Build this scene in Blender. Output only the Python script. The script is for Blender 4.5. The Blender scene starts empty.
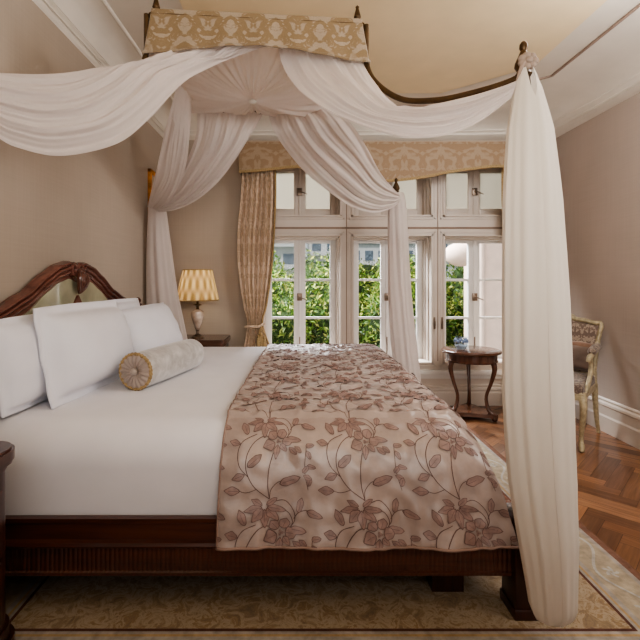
import bpy, bmesh, math, random
from mathutils import Vector, Matrix, noise, Euler
random.seed(7)
PI = math.pi
COL = bpy.context.scene.collection
F = 447.0; CX = 298.0; CY = 280.0; CH = 1.2          # focal length in px, principal point, camera height

def W(px, py, d):                                       # a place in the room at depth d
    return Vector(((px - CX) * d / F, d, CH - (py - CY) * d / F))

# ------------------------------------------------------------------ materials
def lin(c):
    return tuple(((v / 255) / 12.92 if v / 255 <= .04045 else ((v / 255 + .055) / 1.055) ** 2.4) for v in c)
def rgba(c): return (*lin(c), 1)

class Mat:
    def __init__(s, name):
        s.m = bpy.data.materials.new(name); s.m.use_nodes = True
        s.nt = s.m.node_tree; s.nt.nodes.clear()
        s.out = s.nt.nodes.new('ShaderNodeOutputMaterial')
    def n(s, t, **kw):
        nd = s.nt.nodes.new(t)
        for k, v in kw.items():
            if k in nd.inputs.keys(): nd.inputs[k].default_value = v
            else: setattr(nd, k, v)
        return nd
    def l(s, a, b): s.nt.links.new(a, b)
    def coords(s, kind='Object', scale=(1, 1, 1), rot=(0, 0, 0)):
        tc = s.n('ShaderNodeTexCoord'); mp = s.n('ShaderNodeMapping')
        mp.inputs['Scale'].default_value = scale; mp.inputs['Rotation'].default_value = rot
        s.l(tc.outputs[kind], mp.inputs['Vector']); return mp.outputs['Vector']
    def noise(s, vec, scale, detail=3, rough=.5, dist=0):
        n = s.n('ShaderNodeTexNoise'); n.inputs['Scale'].default_value = scale
        n.inputs['Detail'].default_value = detail; n.inputs['Roughness'].default_value = rough
        n.inputs['Distortion'].default_value = dist
        s.l(vec, n.inputs['Vector']); return n.outputs['Fac']
    def ramp(s, fac, stops):
        r = s.n('ShaderNodeValToRGB'); e = r.color_ramp.elements
        while len(e) > 1: e.remove(e[-1])
        e[0].position = stops[0][0]; e[0].color = rgba(stops[0][1])
        for p, c in stops[1:]:
            q = e.new(p); q.color = rgba(c)
        s.l(fac, r.inputs['Fac']); return r.outputs['Color']
    def bump(s, h, strength=.3, dist=.01):
        b = s.n('ShaderNodeBump'); b.inputs['Strength'].default_value = strength
        b.inputs['Distance'].default_value = dist; s.l(h, b.inputs['Height']); return b.outputs['Normal']
    def pbr(s, color, rough=.6, metal=0, normal=None, spec=.5, sheen=0, coat=0):
        p = s.n('ShaderNodeBsdfPrincipled')
        if isinstance(color, tuple): p.inputs['Base Color'].default_value = rgba(color)
        else: s.l(color, p.inputs['Base Color'])
        p.inputs['Roughness'].default_value = rough; p.inputs['Metallic'].default_value = metal
        p.inputs['Specular IOR Level'].default_value = spec
        p.inputs['Sheen Weight'].default_value = sheen; p.inputs['Coat Weight'].default_value = coat
        if normal is not None: s.l(normal, p.inputs['Normal'])
        s.l(p.outputs[0], s.out.inputs['Surface']); return p

def plain(name, c, rough=.6, metal=0, var=.06, nscale=6, bump=0, bscale=60, spec=.5, coat=0, sheen=0):
    M = Mat(name); v = M.coords()
    lo = tuple(x * (1 - var) for x in c); hi = tuple(min(255, x * (1 + var)) for x in c)
    col = M.ramp(M.noise(v, nscale, 4), [(.3, lo), (.7, hi)])
    nm = M.bump(M.noise(v, bscale, 3), bump, .004) if bump else None
    M.pbr(col, rough, metal, nm, spec, sheen, coat); return M.m

def wall_mat(name, c):
    M = Mat(name)
    v = M.coords(scale=(1, 1, 1)); a = M.noise(v, 1.3, 3)
    w = M.coords(scale=(90, 90, 2)); w2 = M.coords(scale=(2, 2, 160))
    f1 = M.noise(w, 1, 2); f2 = M.noise(w2, 1, 2)
    mx = M.n('ShaderNodeMath', operation='ADD'); M.l(f1, mx.inputs[0]); M.l(f2, mx.inputs[1])
    mul = M.n('ShaderNodeMath', operation='MULTIPLY_ADD'); M.l(mx.outputs[0], mul.inputs[0]); mul.inputs[1].default_value = .25
    M.l(a, mul.inputs[2])
    col = M.ramp(mul.outputs[0], [(.45, tuple(x * .95 for x in c)), (1.05, tuple(min(255, x * 1.04) for x in c))])
    M.pbr(col, .75, 0, M.bump(mx.outputs[0], .08, .002), .25); return M.m

def wood(name, dark, light, axis=0, rough=.28, scale=1.0, coat=.3):
    M = Mat(name); sc = [26 * scale] * 3; sc[axis] = 1.6 * scale
    v = M.coords(scale=tuple(sc)); f = M.noise(v, 1, 5, .6, .6)
    col = M.ramp(f, [(.28, dark), (.72, light)])
    M.pbr(col, rough, 0, M.bump(f, .08, .002), .5, 0, coat); return M.m

def damask(name, base, motif, sx=3.0, sz=4.5, nscale=2.2, rough=.6, thr=.5, gold=None, axis='x', sheen=.2):
    M = Mat(name); tc = M.n('ShaderNodeTexCoord'); sp = M.n('ShaderNodeSeparateXYZ'); M.l(tc.outputs['Object'], sp.inputs[0])
    mu = M.n('ShaderNodeMath', operation='MULTIPLY'); M.l(sp.outputs['Y' if axis == 'y' else 'X'], mu.inputs[0]); mu.inputs[1].default_value = sx
    pp = M.n('ShaderNodeMath', operation='PINGPONG'); M.l(mu.outputs[0], pp.inputs[0]); pp.inputs[1].default_value = .5
    mz = M.n('ShaderNodeMath', operation='MULTIPLY'); M.l(sp.outputs['Z'], mz.inputs[0]); mz.inputs[1].default_value = sz
    cb = M.n('ShaderNodeCombineXYZ'); M.l(pp.outputs[0], cb.inputs[0]); M.l(mz.outputs[0], cb.inputs[2])
    if axis == 'xy':
        my = M.n('ShaderNodeMath', operation='MULTIPLY'); M.l(sp.outputs['Y'], my.inputs[0]); my.inputs[1].default_value = sz
        M.l(my.outputs[0], cb.inputs[1])
    f = M.noise(cb.outputs[0], nscale * 1.6, 2.5, .55, .8)
    f2 = M.noise(M.coords(scale=(1, 1, 1)), 220, 2)
    col = M.ramp(f, [(thr - .03, base), (thr + .02, motif), (thr + .14, motif), (thr + .18, base)])
    mx = M.n('ShaderNodeMixRGB', blend_type='MULTIPLY'); mx.inputs[0].default_value = .35
    M.l(col, mx.inputs[1]); M.l(M.ramp(f2, [(.3, (190, 190, 190)), (.7, (255, 255, 255))]), mx.inputs[2])
    M.pbr(mx.outputs[0], rough, 0, M.bump(f, .15, .004), .35, sheen); return M.m

def sheer(name, c, transp=.10, transl=.4):
    M = Mat(name)
    d = M.n('ShaderNodeBsdfDiffuse'); d.inputs[0].default_value = rgba(c)
    t = M.n('ShaderNodeBsdfTranslucent'); t.inputs[0].default_value = rgba(c)
    x = M.n('ShaderNodeBsdfTransparent')
    v = M.coords(scale=(1, 1, 1)); b = M.bump(M.noise(v, 14, 4), .25, .01); M.l(b, d.inputs['Normal'])
    m1 = M.n('ShaderNodeMixShader'); m1.inputs[0].default_value = transl
    M.l(d.outputs[0], m1.inputs[1]); M.l(t.outputs[0], m1.inputs[2])
    m2 = M.n('ShaderNodeMixShader'); m2.inputs[0].default_value = transp
    M.l(m1.outputs[0], m2.inputs[1]); M.l(x.outputs[0], m2.inputs[2])
    M.l(m2.outputs[0], M.out.inputs['Surface']); return M.m

def glass(name, tint=(255, 255, 255), refl=.06, rough=.02):
    M = Mat(name)
    t = M.n('ShaderNodeBsdfTransparent'); t.inputs[0].default_value = rgba(tint)
    g = M.n('ShaderNodeBsdfGlossy'); g.inputs['Roughness'].default_value = rough
    m = M.n('ShaderNodeMixShader'); m.inputs[0].default_value = refl
    M.l(t.outputs[0], m.inputs[1]); M.l(g.outputs[0], m.inputs[2]); M.l(m.outputs[0], M.out.inputs['Surface']); return M.m

def attr_mat(name, attr='Col', rough=.5, grain=False, transl=0, coat=0):
    M = Mat(name); a = M.n('ShaderNodeAttribute'); a.attribute_name = attr; col = a.outputs['Color']; nm = None
    if grain:
        uv = M.n('ShaderNodeUVMap'); mp = M.n('ShaderNodeMapping'); mp.inputs['Scale'].default_value = (3, 60, 1)
        M.l(uv.outputs[0], mp.inputs[0]); f = M.noise(mp.outputs[0], 1, 4, .6, .5)
        mx = M.n('ShaderNodeMixRGB', blend_type='MULTIPLY'); mx.inputs[0].default_value = .8
        M.l(col, mx.inputs[1]); M.l(M.ramp(f, [(.3, (165, 150, 140)), (.7, (255, 255, 255))]), mx.inputs[2]); col = mx.outputs[0]
        nm = M.bump(f, .06, .002)
    p = M.pbr(col, rough, 0, nm, .5, 0, coat)
    if transl:
        t = M.n('ShaderNodeBsdfTranslucent'); M.l(col, t.inputs[0])
        m = M.n('ShaderNodeMixShader'); m.inputs[0].default_value = transl
        M.l(p.outputs[0], m.inputs[1]); M.l(t.outputs[0], m.inputs[2]); M.l(m.outputs[0], M.out.inputs['Surface'])
    return M.m

T = {}
T['wall_l'] = wall_mat('taupe_wallcloth', (180, 166, 151))
T['wall_r'] = wall_mat('rose_taupe_wallcloth', (180, 165, 154))
T['white'] = plain('ivory_paint', (208, 195, 183), .45, var=.015)
T['cornice'] = plain('cornice_paint', (234, 226, 214), .6, var=.015)
T['sash'] = plain('sash_paint', (222, 218, 214), .4, var=.01)
T['yellow'] = plain('straw_ceiling_paint', (232, 210, 172), .7, var=.015)
T['band'] = plain('ceiling_band_paint', (222, 212, 198), .7, var=.015)
T['line'] = plain('groove_shadow_paint', (142, 122, 108), .7, var=.03)
T['mahog'] = wood('mahogany', (52, 26, 17), (94, 51, 34), 0, .3)
T['mahog_y'] = wood('mahogany_y', (78, 44, 36), (128, 82, 70), 1, .26)
T['mahog_z'] = wood('mahogany_z', (66, 36, 28), (112, 70, 56), 2, .26)
T['walnut'] = wood('polished_walnut', (56, 36, 27), (108, 72, 54), 0, .22)
T['walnut_z'] = wood('polished_walnut_z', (56, 35, 27), (102, 66, 50), 2, .25)
T['dark'] = wood('dark_stained_wood', (34, 16, 11), (66, 32, 22), 2, .3)
T['dark2'] = wood('dark_polished_mahogany', (44, 22, 15), (78, 42, 30), 1, .3)
T['bronze'] = plain('aged_bronze', (82, 62, 38), .4, .6, .15, 30)
T['panel_sheen'] = plain('veneer_with_window_sheen', (172, 168, 142), .16, var=.14, nscale=5, coat=1.0)  # headboard veneer; greenish reflection of the windows is mixed into its colour
T['sheet'] = plain('white_cotton', (230, 227, 231), .8, var=.012, bump=.25, bscale=7, spec=.2, sheen=.1)
T['pillow'] = plain('white_pillow_cotton', (231, 230, 236), .8, var=.012, bump=.18, bscale=9, spec=.2, sheen=.1)
T['voile'] = sheer('white_voile', (228, 217, 211), .07, .36)
T['voile2'] = sheer('ivory_voile', (230, 222, 211), .04, .30)
T['crown'] = damask('crown_damask', (160, 143, 122), (134, 112, 82), 5.0, 5.4, 2.0, .6, .475)
T['pelmet'] = damask('pelmet_damask', (172, 150, 125), (158, 132, 104), 3.0, 3.0, 2.2, .6, .47)
T['curtain'] = damask('curtain_damask', (228, 204, 180), (208, 182, 154), 9, 5, 1.6, .6, .47)
T['fringe'] = plain('gold_fringe', (156, 132, 92), .7, var=.2, nscale=120)
T['gold'] = plain('gilt', (206, 140, 62), .4, .5, .2, 20)
T['gilt'] = plain('pale_gilt', (174, 160, 130), .45, .15, .14, 40)
T['brass'] = plain('tarnished_steel', (128, 112, 98), .35, .8, .1, 30)
T['glass'] = glass('window_glass', refl=.004)
T['tapestry'] = damask('grey_floral_upholstery', (112, 94, 84), (160, 142, 126), 9, 8, 2.0, .8, .52)
T['tapestry_s'] = damask('seat_floral_upholstery', (150, 134, 118), (104, 86, 78), 10, 9, 2.2, .8, .5, axis='xy')
T['rust'] = plain('rust_velvet', (128, 98, 80), .8, var=.12, nscale=14, sheen=.4)
T['brown_v'] = plain('brown_velvet', (112, 94, 84), .8, var=.08, nscale=14, sheen=.4)

# --------------------------------------------------------------- mesh builder
class MB:
    def __init__(s): s.v = []; s.f = []; s.mi = []; s.col = None; s.uv = None; s.cur = 0
    def vert(s, p): s.v.append(Vector(p)); return len(s.v) - 1
    def face(s, ids, mi=None): s.f.append(tuple(ids)); s.mi.append(s.cur if mi is None else mi)
    def box(s, a, b, mi=None, taper=None):
        (x0, y0, z0), (x1, y1, z1) = a, b
        i = len(s.v)
        for z in (z0, z1):
            for x, y in ((x0, y0), (x1, y0), (x1, y1), (x0, y1)): s.v.append(Vector((x, y, z)))
        for q in ((3, 2, 1, 0), (4, 5, 6, 7), (0, 1, 5, 4), (1, 2, 6, 5), (2, 3, 7, 6), (3, 0, 4, 7)):
            s.face([i + k for k in q], mi)
        return s
    def bbox(s, a, b, r=.005, seg=2, mi=None):          # box with rounded edges
        bm = bmesh.new(); bmesh.ops.create_cube(bm, size=1)
        for v in bm.verts:
            v.co = Vector([(a[k] + b[k]) / 2 + v.co[k] * (b[k] - a[k]) for k in range(3)])
        bmesh.ops.bevel(bm, geom=bm.edges[:], offset=r, segments=seg, profile=.5, affect='EDGES')
        s.add_bm(bm, mi); return s
    def add_bm(s, bm, mi=None, M=None):
        i = len(s.v); bm.verts.index_update()
        for v in bm.verts: s.v.append((M @ v.co) if M else v.co.copy())
        for f in bm.faces: s.face([i + v.index for v in f.verts], mi)
        bm.free()
    def ring(s, pts): return [s.vert(p) for p in pts]
    def bridge(s, a, b, closed=True, mi=None):
        n = len(a)
        for k in range(n if closed else n - 1):
            s.face((a[k], a[(k + 1) % n], b[(k + 1) % n], b[k]), mi)
    def lathe(s, c, prof, n=24, mi=None, ripple=None):   # prof: (r, z) bottom to top
        rings = []
        for r, z in prof:
            rings.append(s.ring([(c[0] + (r * (1 + (ripple(k / n, z) if ripple else 0))) * math.cos(2 * PI * k / n),
                                  c[1] + (r * (1 + (ripple(k / n, z) if ripple else 0))) * math.sin(2 * PI * k / n), c[2] + z) for k in range(n)]))
        for a, b in zip(rings, rings[1:]): s.bridge(a, b, True, mi)
        if prof[0][0] > 1e-4: s.face(rings[0][::-1], mi)
        if prof[-1][0] > 1e-4: s.face(rings[-1], mi)
        return s
    def tube(s, path, rad, n=8, mi=None, flat=None, cap=True):
        path = [Vector(p) for p in path]; rings = []; up = None
        for i, p in enumerate(path):
            t = (path[min(i + 1, len(path) - 1)] - path[max(i - 1, 0)]).normalized()
            if up is None: up = Vector((0, 0, 1)) if abs(t.z) < .9 else Vector((0, 1, 0))
            a = t.cross(up).normalized(); b = a.cross(t).normalized(); up = b
            r = rad[i] if isinstance(rad, (list, tuple)) else rad
            rx, ry = (r, r) if flat is None else (r * flat[0], r * flat[1])
            rings.append(s.ring([p + a * (rx * math.cos(2 * PI * k / n)) + b * (ry * math.sin(2 * PI * k / n)) for k in range(n)]))
        for a, b in zip(rings, rings[1:]): s.bridge(a, b, True, mi)
        if cap: s.face(rings[0][::-1], mi); s.face(rings[-1], mi)
        return s
    def grid(s, fn, nu, nv, mi=None, closed_v=False):
        R = [[s.vert(fn(i / nu, j / nv)) for j in range(nv if closed_v else nv + 1)] for i in range(nu + 1)]
        for a, b in zip(R, R[1:]): s.bridge(a, b, closed_v, mi)
        return R
    def prism(s, poly, z0, z1, mi=None):
        a = s.ring([(x, y, z0) for x, y in poly]); b = s.ring([(x, y, z1) for x, y in poly])
        s.bridge(a, b, True, mi); s.face(a[::-1], mi); s.face(b, mi); return s
    def extrude(s, poly3, vec, mi=None):
        vec = Vector(vec); a = s.ring(poly3); b = s.ring([Vector(p) + vec for p in poly3])
        s.bridge(a, b, True, mi); s.face(a[::-1], mi); s.face(b, mi); return s
    def xform(s, M):
        s.v = [M @ p for p in s.v]; return s
    def sphere(s, c, r, mi=None, sub=2):
        bm = bmesh.new(); bmesh.ops.create_icosphere(bm, subdivisions=sub, radius=1)
        r = r if isinstance(r, (tuple, list)) else (r, r, r)
        for v in bm.verts: v.co = Vector((c[0] + v.co.x * r[0], c[1] + v.co.y * r[1], c[2] + v.co.z * r[2]))
        s.add_bm(bm, mi); return s

OFF = {}
def link(name, mb, mats, parent=None, loc=None, smooth=True, ang=40, local=False):
    """one mesh object; vertices are given in room coordinates unless local"""
    me = bpy.data.meshes.new(name)
    if parent is not None: off = OFF[parent.name]
    else: off = Vector(loc) if loc is not None else Vector((0, 0, 0))
    sub = Vector((0, 0, 0)) if local else off
    me.from_pydata([tuple(p - sub) for p in mb.v], [], mb.f)
    for m in (mats if isinstance(mats, (list, tuple)) else [mats]): me.materials.append(m)
    me.polygons.foreach_set('material_index', mb.mi)
    if mb.col is not None:
        ca = me.color_attributes.new('Col', 'FLOAT_COLOR', 'POINT')
        ca.data.foreach_set('color', [c for q in mb.col for c in q])
    if mb.uv is not None:
        ul = me.uv_layers.new(name='UVMap')
        for lp in me.loops: ul.data[lp.index].uv = mb.uv[lp.vertex_index]
    bm = bmesh.new(); bm.from_mesh(me); bmesh.ops.recalc_face_normals(bm, faces=bm.faces[:]); bm.to_mesh(me); bm.free()
    if smooth:
        me.polygons.foreach_set('use_smooth', [True] * len(me.polygons))
        if ang: me.set_sharp_from_angle(angle=math.radians(ang))
    me.update()
    o = bpy.data.objects.new(name, me); COL.objects.link(o)
    if parent is not None: o.parent = parent; OFF[o.name] = off
    else:
        o.location = off; OFF[o.name] = off
    return o
def thing(name, label, cat, loc=(0, 0, 0), rz=0, group=None):
    o = bpy.data.objects.new(name, None); COL.objects.link(o); o.location = loc; o.rotation_euler = (0, 0, rz)
    o.empty_display_size = .1; OFF[o.name] = Vector(loc); tag(o, label, cat, group); return o
def tag(o, label, cat, group=None):
    o['label'] = label; o['category'] = cat
    if group: o['group'] = group
    return o
def struct(name, mb, mats, parent=None, **k):
    o = link(name, mb, mats, parent, **k)
    if parent is None: o['kind'] = 'structure'
    return o

def cr(pts, n):                                          # smooth curve through points, n+1 samples
    P = [Vector(p) for p in pts]
    L = [0]
    for a, b in zip(P, P[1:]): L.append(L[-1] + (b - a).length)
    out = []
    for k in range(n + 1):
        s = L[-1] * k / n; i = 0
        while i < len(P) - 2 and s > L[i + 1]: i += 1
        t = (s - L[i]) / max(1e-9, L[i + 1] - L[i])
        p0 = P[max(i - 1, 0)]; p1 = P[i]; p2 = P[i + 1]; p3 = P[min(i + 2, len(P) - 1)]
        out.append(.5 * ((2 * p1) + (p2 - p0) * t + (2 * p0 - 5 * p1 + 4 * p2 - p3) * t * t + (3 * p1 - p0 - 3 * p2 + p3) * t ** 3))
    return out
def nz(x, y, z=0): return noise.noise(Vector((x, y, z)))

# ================================================================== THE ROOM
XL, XR, YB, YF = -1.28, 2.45, 4.3, -4.6
ZC = 2.72; ZK = 2.55                                    # ceiling, cornice foot
# --- floor: herringbone planks in one mesh
def make_floor():
    base = MB(); mb = MB(); PW, n = .088, 5; L = PW * n
    cols = [(128, 89, 63), (156, 111, 79), (140, 99, 70), (168, 122, 89), (118, 82, 59), (150, 106, 76)]
    mb.col = []; mb.uv = []
    R = Matrix.Rotation(math.radians(45), 3, 'Z'); C0 = Vector((.6, 1.3, 0))
    def plank(x, y, w, h, along):
        g = .0012
        q = [(x + g, y + g), (x + w - g, y + g), (x + w - g, y + h - g), (x + g, y + h - g)]
        P = [R @ Vector((a, b, 0)) + C0 for a, b in q]
        c = sum(P, Vector()) / 4
        if not (XL - .3 < c.x < XR + .3 and YF - .3 < c.y < YB + .3): return
        P = [Vector((min(max(p.x, XL), XR), min(max(p.y, YF), YB), 0)) for p in P]
        i = len(mb.v); k = random.choice(cols); f = random.uniform(.9, 1.1)
        for j, p in enumerate(P):
            mb.vert(p); mb.col.append((*lin([v * f for v in k]), 1))
            a, b = q[j]; r0 = random.random() * 0
            mb.uv.append((a, b) if along else (b, a))
        u0 = random.uniform(0, 9)
        for j in range(4): mb.uv[i + j] = (mb.uv[i + j][0] + u0, mb.uv[i + j][1] + u0)
        mb.face(range(i, i + 4), 0)
    for k in range(-110, 111):
        for m in range(-12, 13):
            plank(k * PW + 2 * L * m, k * PW, L, PW, True)
            plank(k * PW + L + 2 * L * m, (k + 1) * PW - L, PW, L, False)
    i = len(mb.v)
    mb.box((XL, YF, -.06), (XR, YB, -.0015), 1)
    mb.col += [(.02, .01, .006, 1)] * 8; mb.uv += [(0, 0)] * 8
    o = struct('floor', mb, [attr_mat('herringbone_oak', rough=.3, grain=True, coat=.25), T['dark']], smooth=False)
make_floor()

m = MB(); m.box((XL - .12, YF, 0), (XL, YB + .3, ZC + .1)); struct('wall_left', m, T['wall_l'], smooth=False)
m = MB(); m.box((XR, YF, 0), (XR + .12, YB + .3, ZC + .1)); struct('wall_right', m, T['wall_r'], smooth=False)
m = MB(); m.box((XL - .12, YF - .12, 0), (XR + .12, YF, ZC + .1)); struct('wall_front', m, T['wall_l'], smooth=False)

def bx(p): return (p - CX) * YB / F
def bz(p): return CH - (p - CY) * YB / F
UX = [(bx(262), bx(340)), (bx(353), bx(431)), (bx(444.5), bx(522.5))]     # the three window bays
LZ = (bz(362), bz(236)); HZ = (bz(215), 2.40)
BX0, BX1 = bx(252), bx(533)                                            # painted window wall
D = .26
m = MB()
m.box((XL, YB, 0), (BX0, YB + D, ZC + .1)); m.box((BX1, YB, 0), (XR, YB + D, ZC + .1)); m.box((BX0, YB, 2.47), (BX1, YB + D, ZC + .1))
struct('wall_back', m, T['wall_l'], smooth=False)
m = MB()
m.box((BX0, YB, 0), (BX1, YB + D, LZ[0]))
m.box((BX0, YB, LZ[1]), (BX1, YB + D, HZ[0])); m.box((BX0, YB, HZ[1]), (BX1, YB + D, 2.47))
edges = [BX0] + [x for u in UX for x in u] + [BX1]
for a, b in zip(edges[0::2], edges[1::2]):
    m.box((a, YB, LZ[0]), (b, YB + D, LZ[1])); m.box((a, YB, HZ[0]), (b, YB + D, HZ[1]))
# mouldings around every opening and along the transom
for (a, b) in UX:
    for (z0, z1) in (LZ, HZ):
        for o_, w_, t_ in ((.0, .016, .014), (.03, .012, .008)):
            m.box((a - o_ - w_, YB - t_, z0 - o_ - w_), (a - o_, YB, z1 + o_ + w_)); m.box((b + o_, YB - t_, z0 - o_ - w_), (b + o_ + w_, YB, z1 + o_ + w_))
            m.box((a - o_ - w_, YB - t_, z1 + o_), (b + o_ + w_, YB - t_ * .0, z1 + o_ + w_)); m.box((a - o_ - w_, YB - t_, z0 - o_ - w_), (b + o_ + w_, YB, z0 - o_))
        for s_ in (.07, .14):                                         # stepped jambs
            m.box((a, YB + s_, z0), (a + .012 * s_ / .07, YB + D, z1)); m.box((b - .012 * s_ / .07, YB + s_, z0), (b, YB + D, z1))
            m.box((a, YB + s_, z1 - .012 * s_ / .07), (b, YB + D, z1))
struct('trim_1', m, T['white'], smooth=False)
m = MB()
for a, b in ((edges[2], edges[3]), (edges[4], edges[5])):
    c = (a + b) / 2; m.box((c - .004, YB - .004, .42), (c + .004, YB, 2.4))
m.box((BX0, YB - .004, bz(229)), (BX1, YB, bz(227)))
struct('trim_2', m, T['line'], smooth=False)
m = MB(); m.bbox((BX0, YB - .06, bz(374)), (BX1, YB, bz(369.5)), .008); m.box((BX0, YB - .03, bz(378)), (BX1, YB, bz(374)))
struct('trim_3', m, T['sash'])
# baseboards
def baseboard(name, a, b, inward, h=.24):
    a = Vector(a); b = Vector(b); n_ = Vector(inward); m = MB()
    prof = [(.0, 0), (.035, 0), (.035, .12), (.028, .135), (.028, h - .06), (.034, h - .05), (.03, h - .035), (.014, h - .025), (.016, h - .01), (.008, h), (0, h)]
    A = m.ring([a + n_ * p + Vector((0, 0, z)) for p, z in prof]); B = m.ring([b + n_ * p + Vector((0, 0, z)) for p, z in prof])
    m.bridge(A, B, True); m.face(A); m.face(B)
    struct(name, m, T['white'], ang=25)
baseboard('baseboard_back', (XL, YB, 0), (XR, YB, 0), (0, -1, 0), .2)
baseboard('baseboard_right', (XR, YF, 0), (XR, YB, 0), (-1, 0, 0), .26)
baseboard('baseboard_left', (XL, YF, 0), (XL, YB, 0), (1, 0, 0), .22)

# ceiling and cove
inner = [(-1.073, YF), (-1.073, 3.88), (1.233, 3.88), (1.56, 3.6), (1.883, 3.314), (1.883, YF)]
outer = [(XL, YF), (XL, YB), (1.7, YB), (XR, YB), (XR, 3.55), (XR, YF)]
m = MB(); m.box((XL - .12, YF - .12, ZC + .02), (XR + .12, YB + D, ZC + .12))
a = m.ring([(x, y, ZC) for x, y in inner]); m.face(a)
struct('ceiling', m, T['band'], smooth=False)
m = MB(); pan = [(-.64, YF), (-.64, 3.61), (1.15, 3.61), (1.667, 3.16), (1.667, YF)]
m.prism(pan, ZC - .012, ZC - .002); struct('trim_4', m, T['yellow'], smooth=False)
m = MB(); NS = 10
rows = []
for k in range(NS + 1):
    t = k / NS; h = math.sin(t * PI / 2) ** .9; o_ = 1 - math.cos(t * PI / 2)
    rows.append(m.ring([(p[0] + (q[0] - p[0]) * (.12 + .88 * o_), p[1] + (q[1] - p[1]) * (.12 + .88 * o_), ZK + .02 + (ZC - ZK - .02) * h) for p, q in zip(outer, inner)]))
for a, b in zip(rows, rows[1:]): m.bridge(a, b, False)
def strip(frac, z, r, flat=(1, 1)):
    m.tube([(p[0] + (q[0] - p[0]) * frac, p[1] + (q[1] - p[1]) * frac, z) for p, q in zip(outer, inner)], r, 8, None, flat)
def flatstrip(f0, f1, z0, z1):
    A = m.ring([(p[0] + (q[0] - p[0]) * f0, p[1] + (q[1] - p[1]) * f0, z0) for p, q in zip(outer, inner)])
    B = m.ring([(p[0] + (q[0] - p[0]) * f1, p[1] + (q[1] - p[1]) * f1, z1) for p, q in zip(outer, inner)])
    m.bridge(A, B, False)
flatstrip(0, .06, ZK - .004, ZK + .006); flatstrip(.06, .12, ZK + .006, ZK + .022)
strip(.16, ZK + .026, .005); strip(.24, ZK + .052, .004)
struct('trim_5', m, T['cornice'], ang=30)
m = MB(); m.tube([(x, y, ZC - .006) for x, y in [(-1.0, 3.88)] + inner[2:]], .009, 8)
struct('trim_6', m, T['line'])
m = MB(); m.tube([(p[0] + .02 * (1 if p[0] < 0 else -1), p[1] - .02, ZC - .004) for p in inner[:2]], .012, 8)
struct('trim_7', m, T['cornice'])

# --------------------------------------------------------------- windows
YG = YB + .2
def wx(p): return (p - CX) * (YG) / F
def handle_mb(x, z, y, side=1):
    h = MB(); h.bbox((x - .026, y - .014, z - .038), (x + .026, y, z + .038), .005)
    h.tube([(x, y - .012, z), (x, y - .035, z), (x + side * .03, y - .04, z - .012), (x + side * .075, y - .036, z - .03)], [.007, .007, .006, .005], 8)
    return h
def sash_mb(x0, x1, z0, z1, st, y, zm=(), rail=.05):
    s = MB(); t = .045
    s.bbox((x0, y, z0), (x0 + st, y + t, z1), .004); s.bbox((x1 - st, y, z0), (x1, y + t, z1), .004)
    s.bbox((x0 + st - .002, y, z0), (x1 - st + .002, y + t, z0 + rail), .004); s.bbox((x0 + st - .002, y, z1 - rail), (x1 - st + .002, y + t, z1), .004)
    for z in zm: s.bbox((x0 + st - .004, y + .008, z - .012), (x1 - st + .004, y + t - .008, z + .012), .003)
    return s
frost = Mat('frosted_blind')
_d = frost.n('ShaderNodeBsdfDiffuse'); _d.inputs[0].default_value = rgba((214, 206, 194))
_t = frost.n('ShaderNodeBsdfTranslucent'); _t.inputs[0].default_value = rgba((170, 165, 155))
_m = frost.n('ShaderNodeMixShader'); _m.inputs[0].default_value = .7
frost.l(_d.outputs[0], _m.inputs[1]); frost.l(_t.outputs[0], _m.inputs[2]); frost.l(_m.outputs[0], frost.out.inputs['Surface'])
for i, (a, b) in enumerate(UX):
    a2, b2 = a + .024, b - .024
    c = (a2 + b2) / 2 - .012
    z0, z1 = LZ[0], LZ[1] - .012
    root = bpy.data.objects.new('window_%d' % (i + 1), None); COL.objects.link(root); root.location = (c, YG, z0); OFF[root.name] = Vector((c, YG, z0)); root['kind'] = 'structure'
    zm = (CH, CH - 38 * YG / F)
    for x0, x1 in ((a2, c), (c, b2)):
        s = link('sash', sash_mb(x0, x1, z0, z1, .058, YG, zm, .042), T['sash'], root)
        g = MB(); g.box((x0 + .055, YG + .02, z0 + .03), (x1 - .055, YG + .024, z1 - .03)); link('pane', g, T['glass'], root, smooth=False)
    h = MB(); h.bbox((c - .012, YG - .012, z0), (c + .012, YG, z1), .004); link('meeting_strip', h, T['sash'], root)
    link('window_handle', handle_mb(c, CH - .17, YG - .012), T['brass'], root)
    h = MB(); h.bbox((c - .006, YG - .024, z0 + .02), (c + .006, YG - .011, z0 + .22), .003); link('bolt', h, T['brass'], root)
    z0, z1 = HZ[0], HZ[1] - .02
    root = bpy.data.objects.new('window_%d' % (i + 4), None); COL.objects.link(root); root.location = (c, YG, z0); OFF[root.name] = Vector((c, YG, z0)); root['kind'] = 'structure'
    for x0, x1 in ((a2, c), (c, b2)):
        link('sash', sash_mb(x0, x1, z0, z1, .058, YG, (), .092), T['white'], root)
        g = MB(); g.box((x0 + .055, YG + .02, z0 + .045), (x1 - .055, YG + .024, z1 - .045)); link('frosted_pane', g, frost.m, root, smooth=False)
    h = MB(); h.bbox((c - .012, YG - .012, z0), (c + .012, YG, z1), .004); link('meeting_strip', h, T['white'], root)
    link('window_handle', handle_mb(c, z0 + .26, YG - .012), T['brass'], root)
# espagnolette pulls on the mullions
for k, x in enumerate((bx(434), bx(441.5))):
    h = MB(); h.bbox((x - .008, YB - .022, bz(329)), (x + .008, YB - .012, bz(317)), .003); h.tube([(x, YB - .02, bz(320)), (x, YB - .04, bz(321)), (x, YB - .04, bz(328))], .005, 8)
    o = tag(link('window_catch', h, T['brass'], loc=(x, YB - .012, bz(329))), 'small metal catch on the %s of the mullion beside the round table' % ('left edge', 'right edge')[k], 'catch', 'catches on the window mullion')

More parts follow.
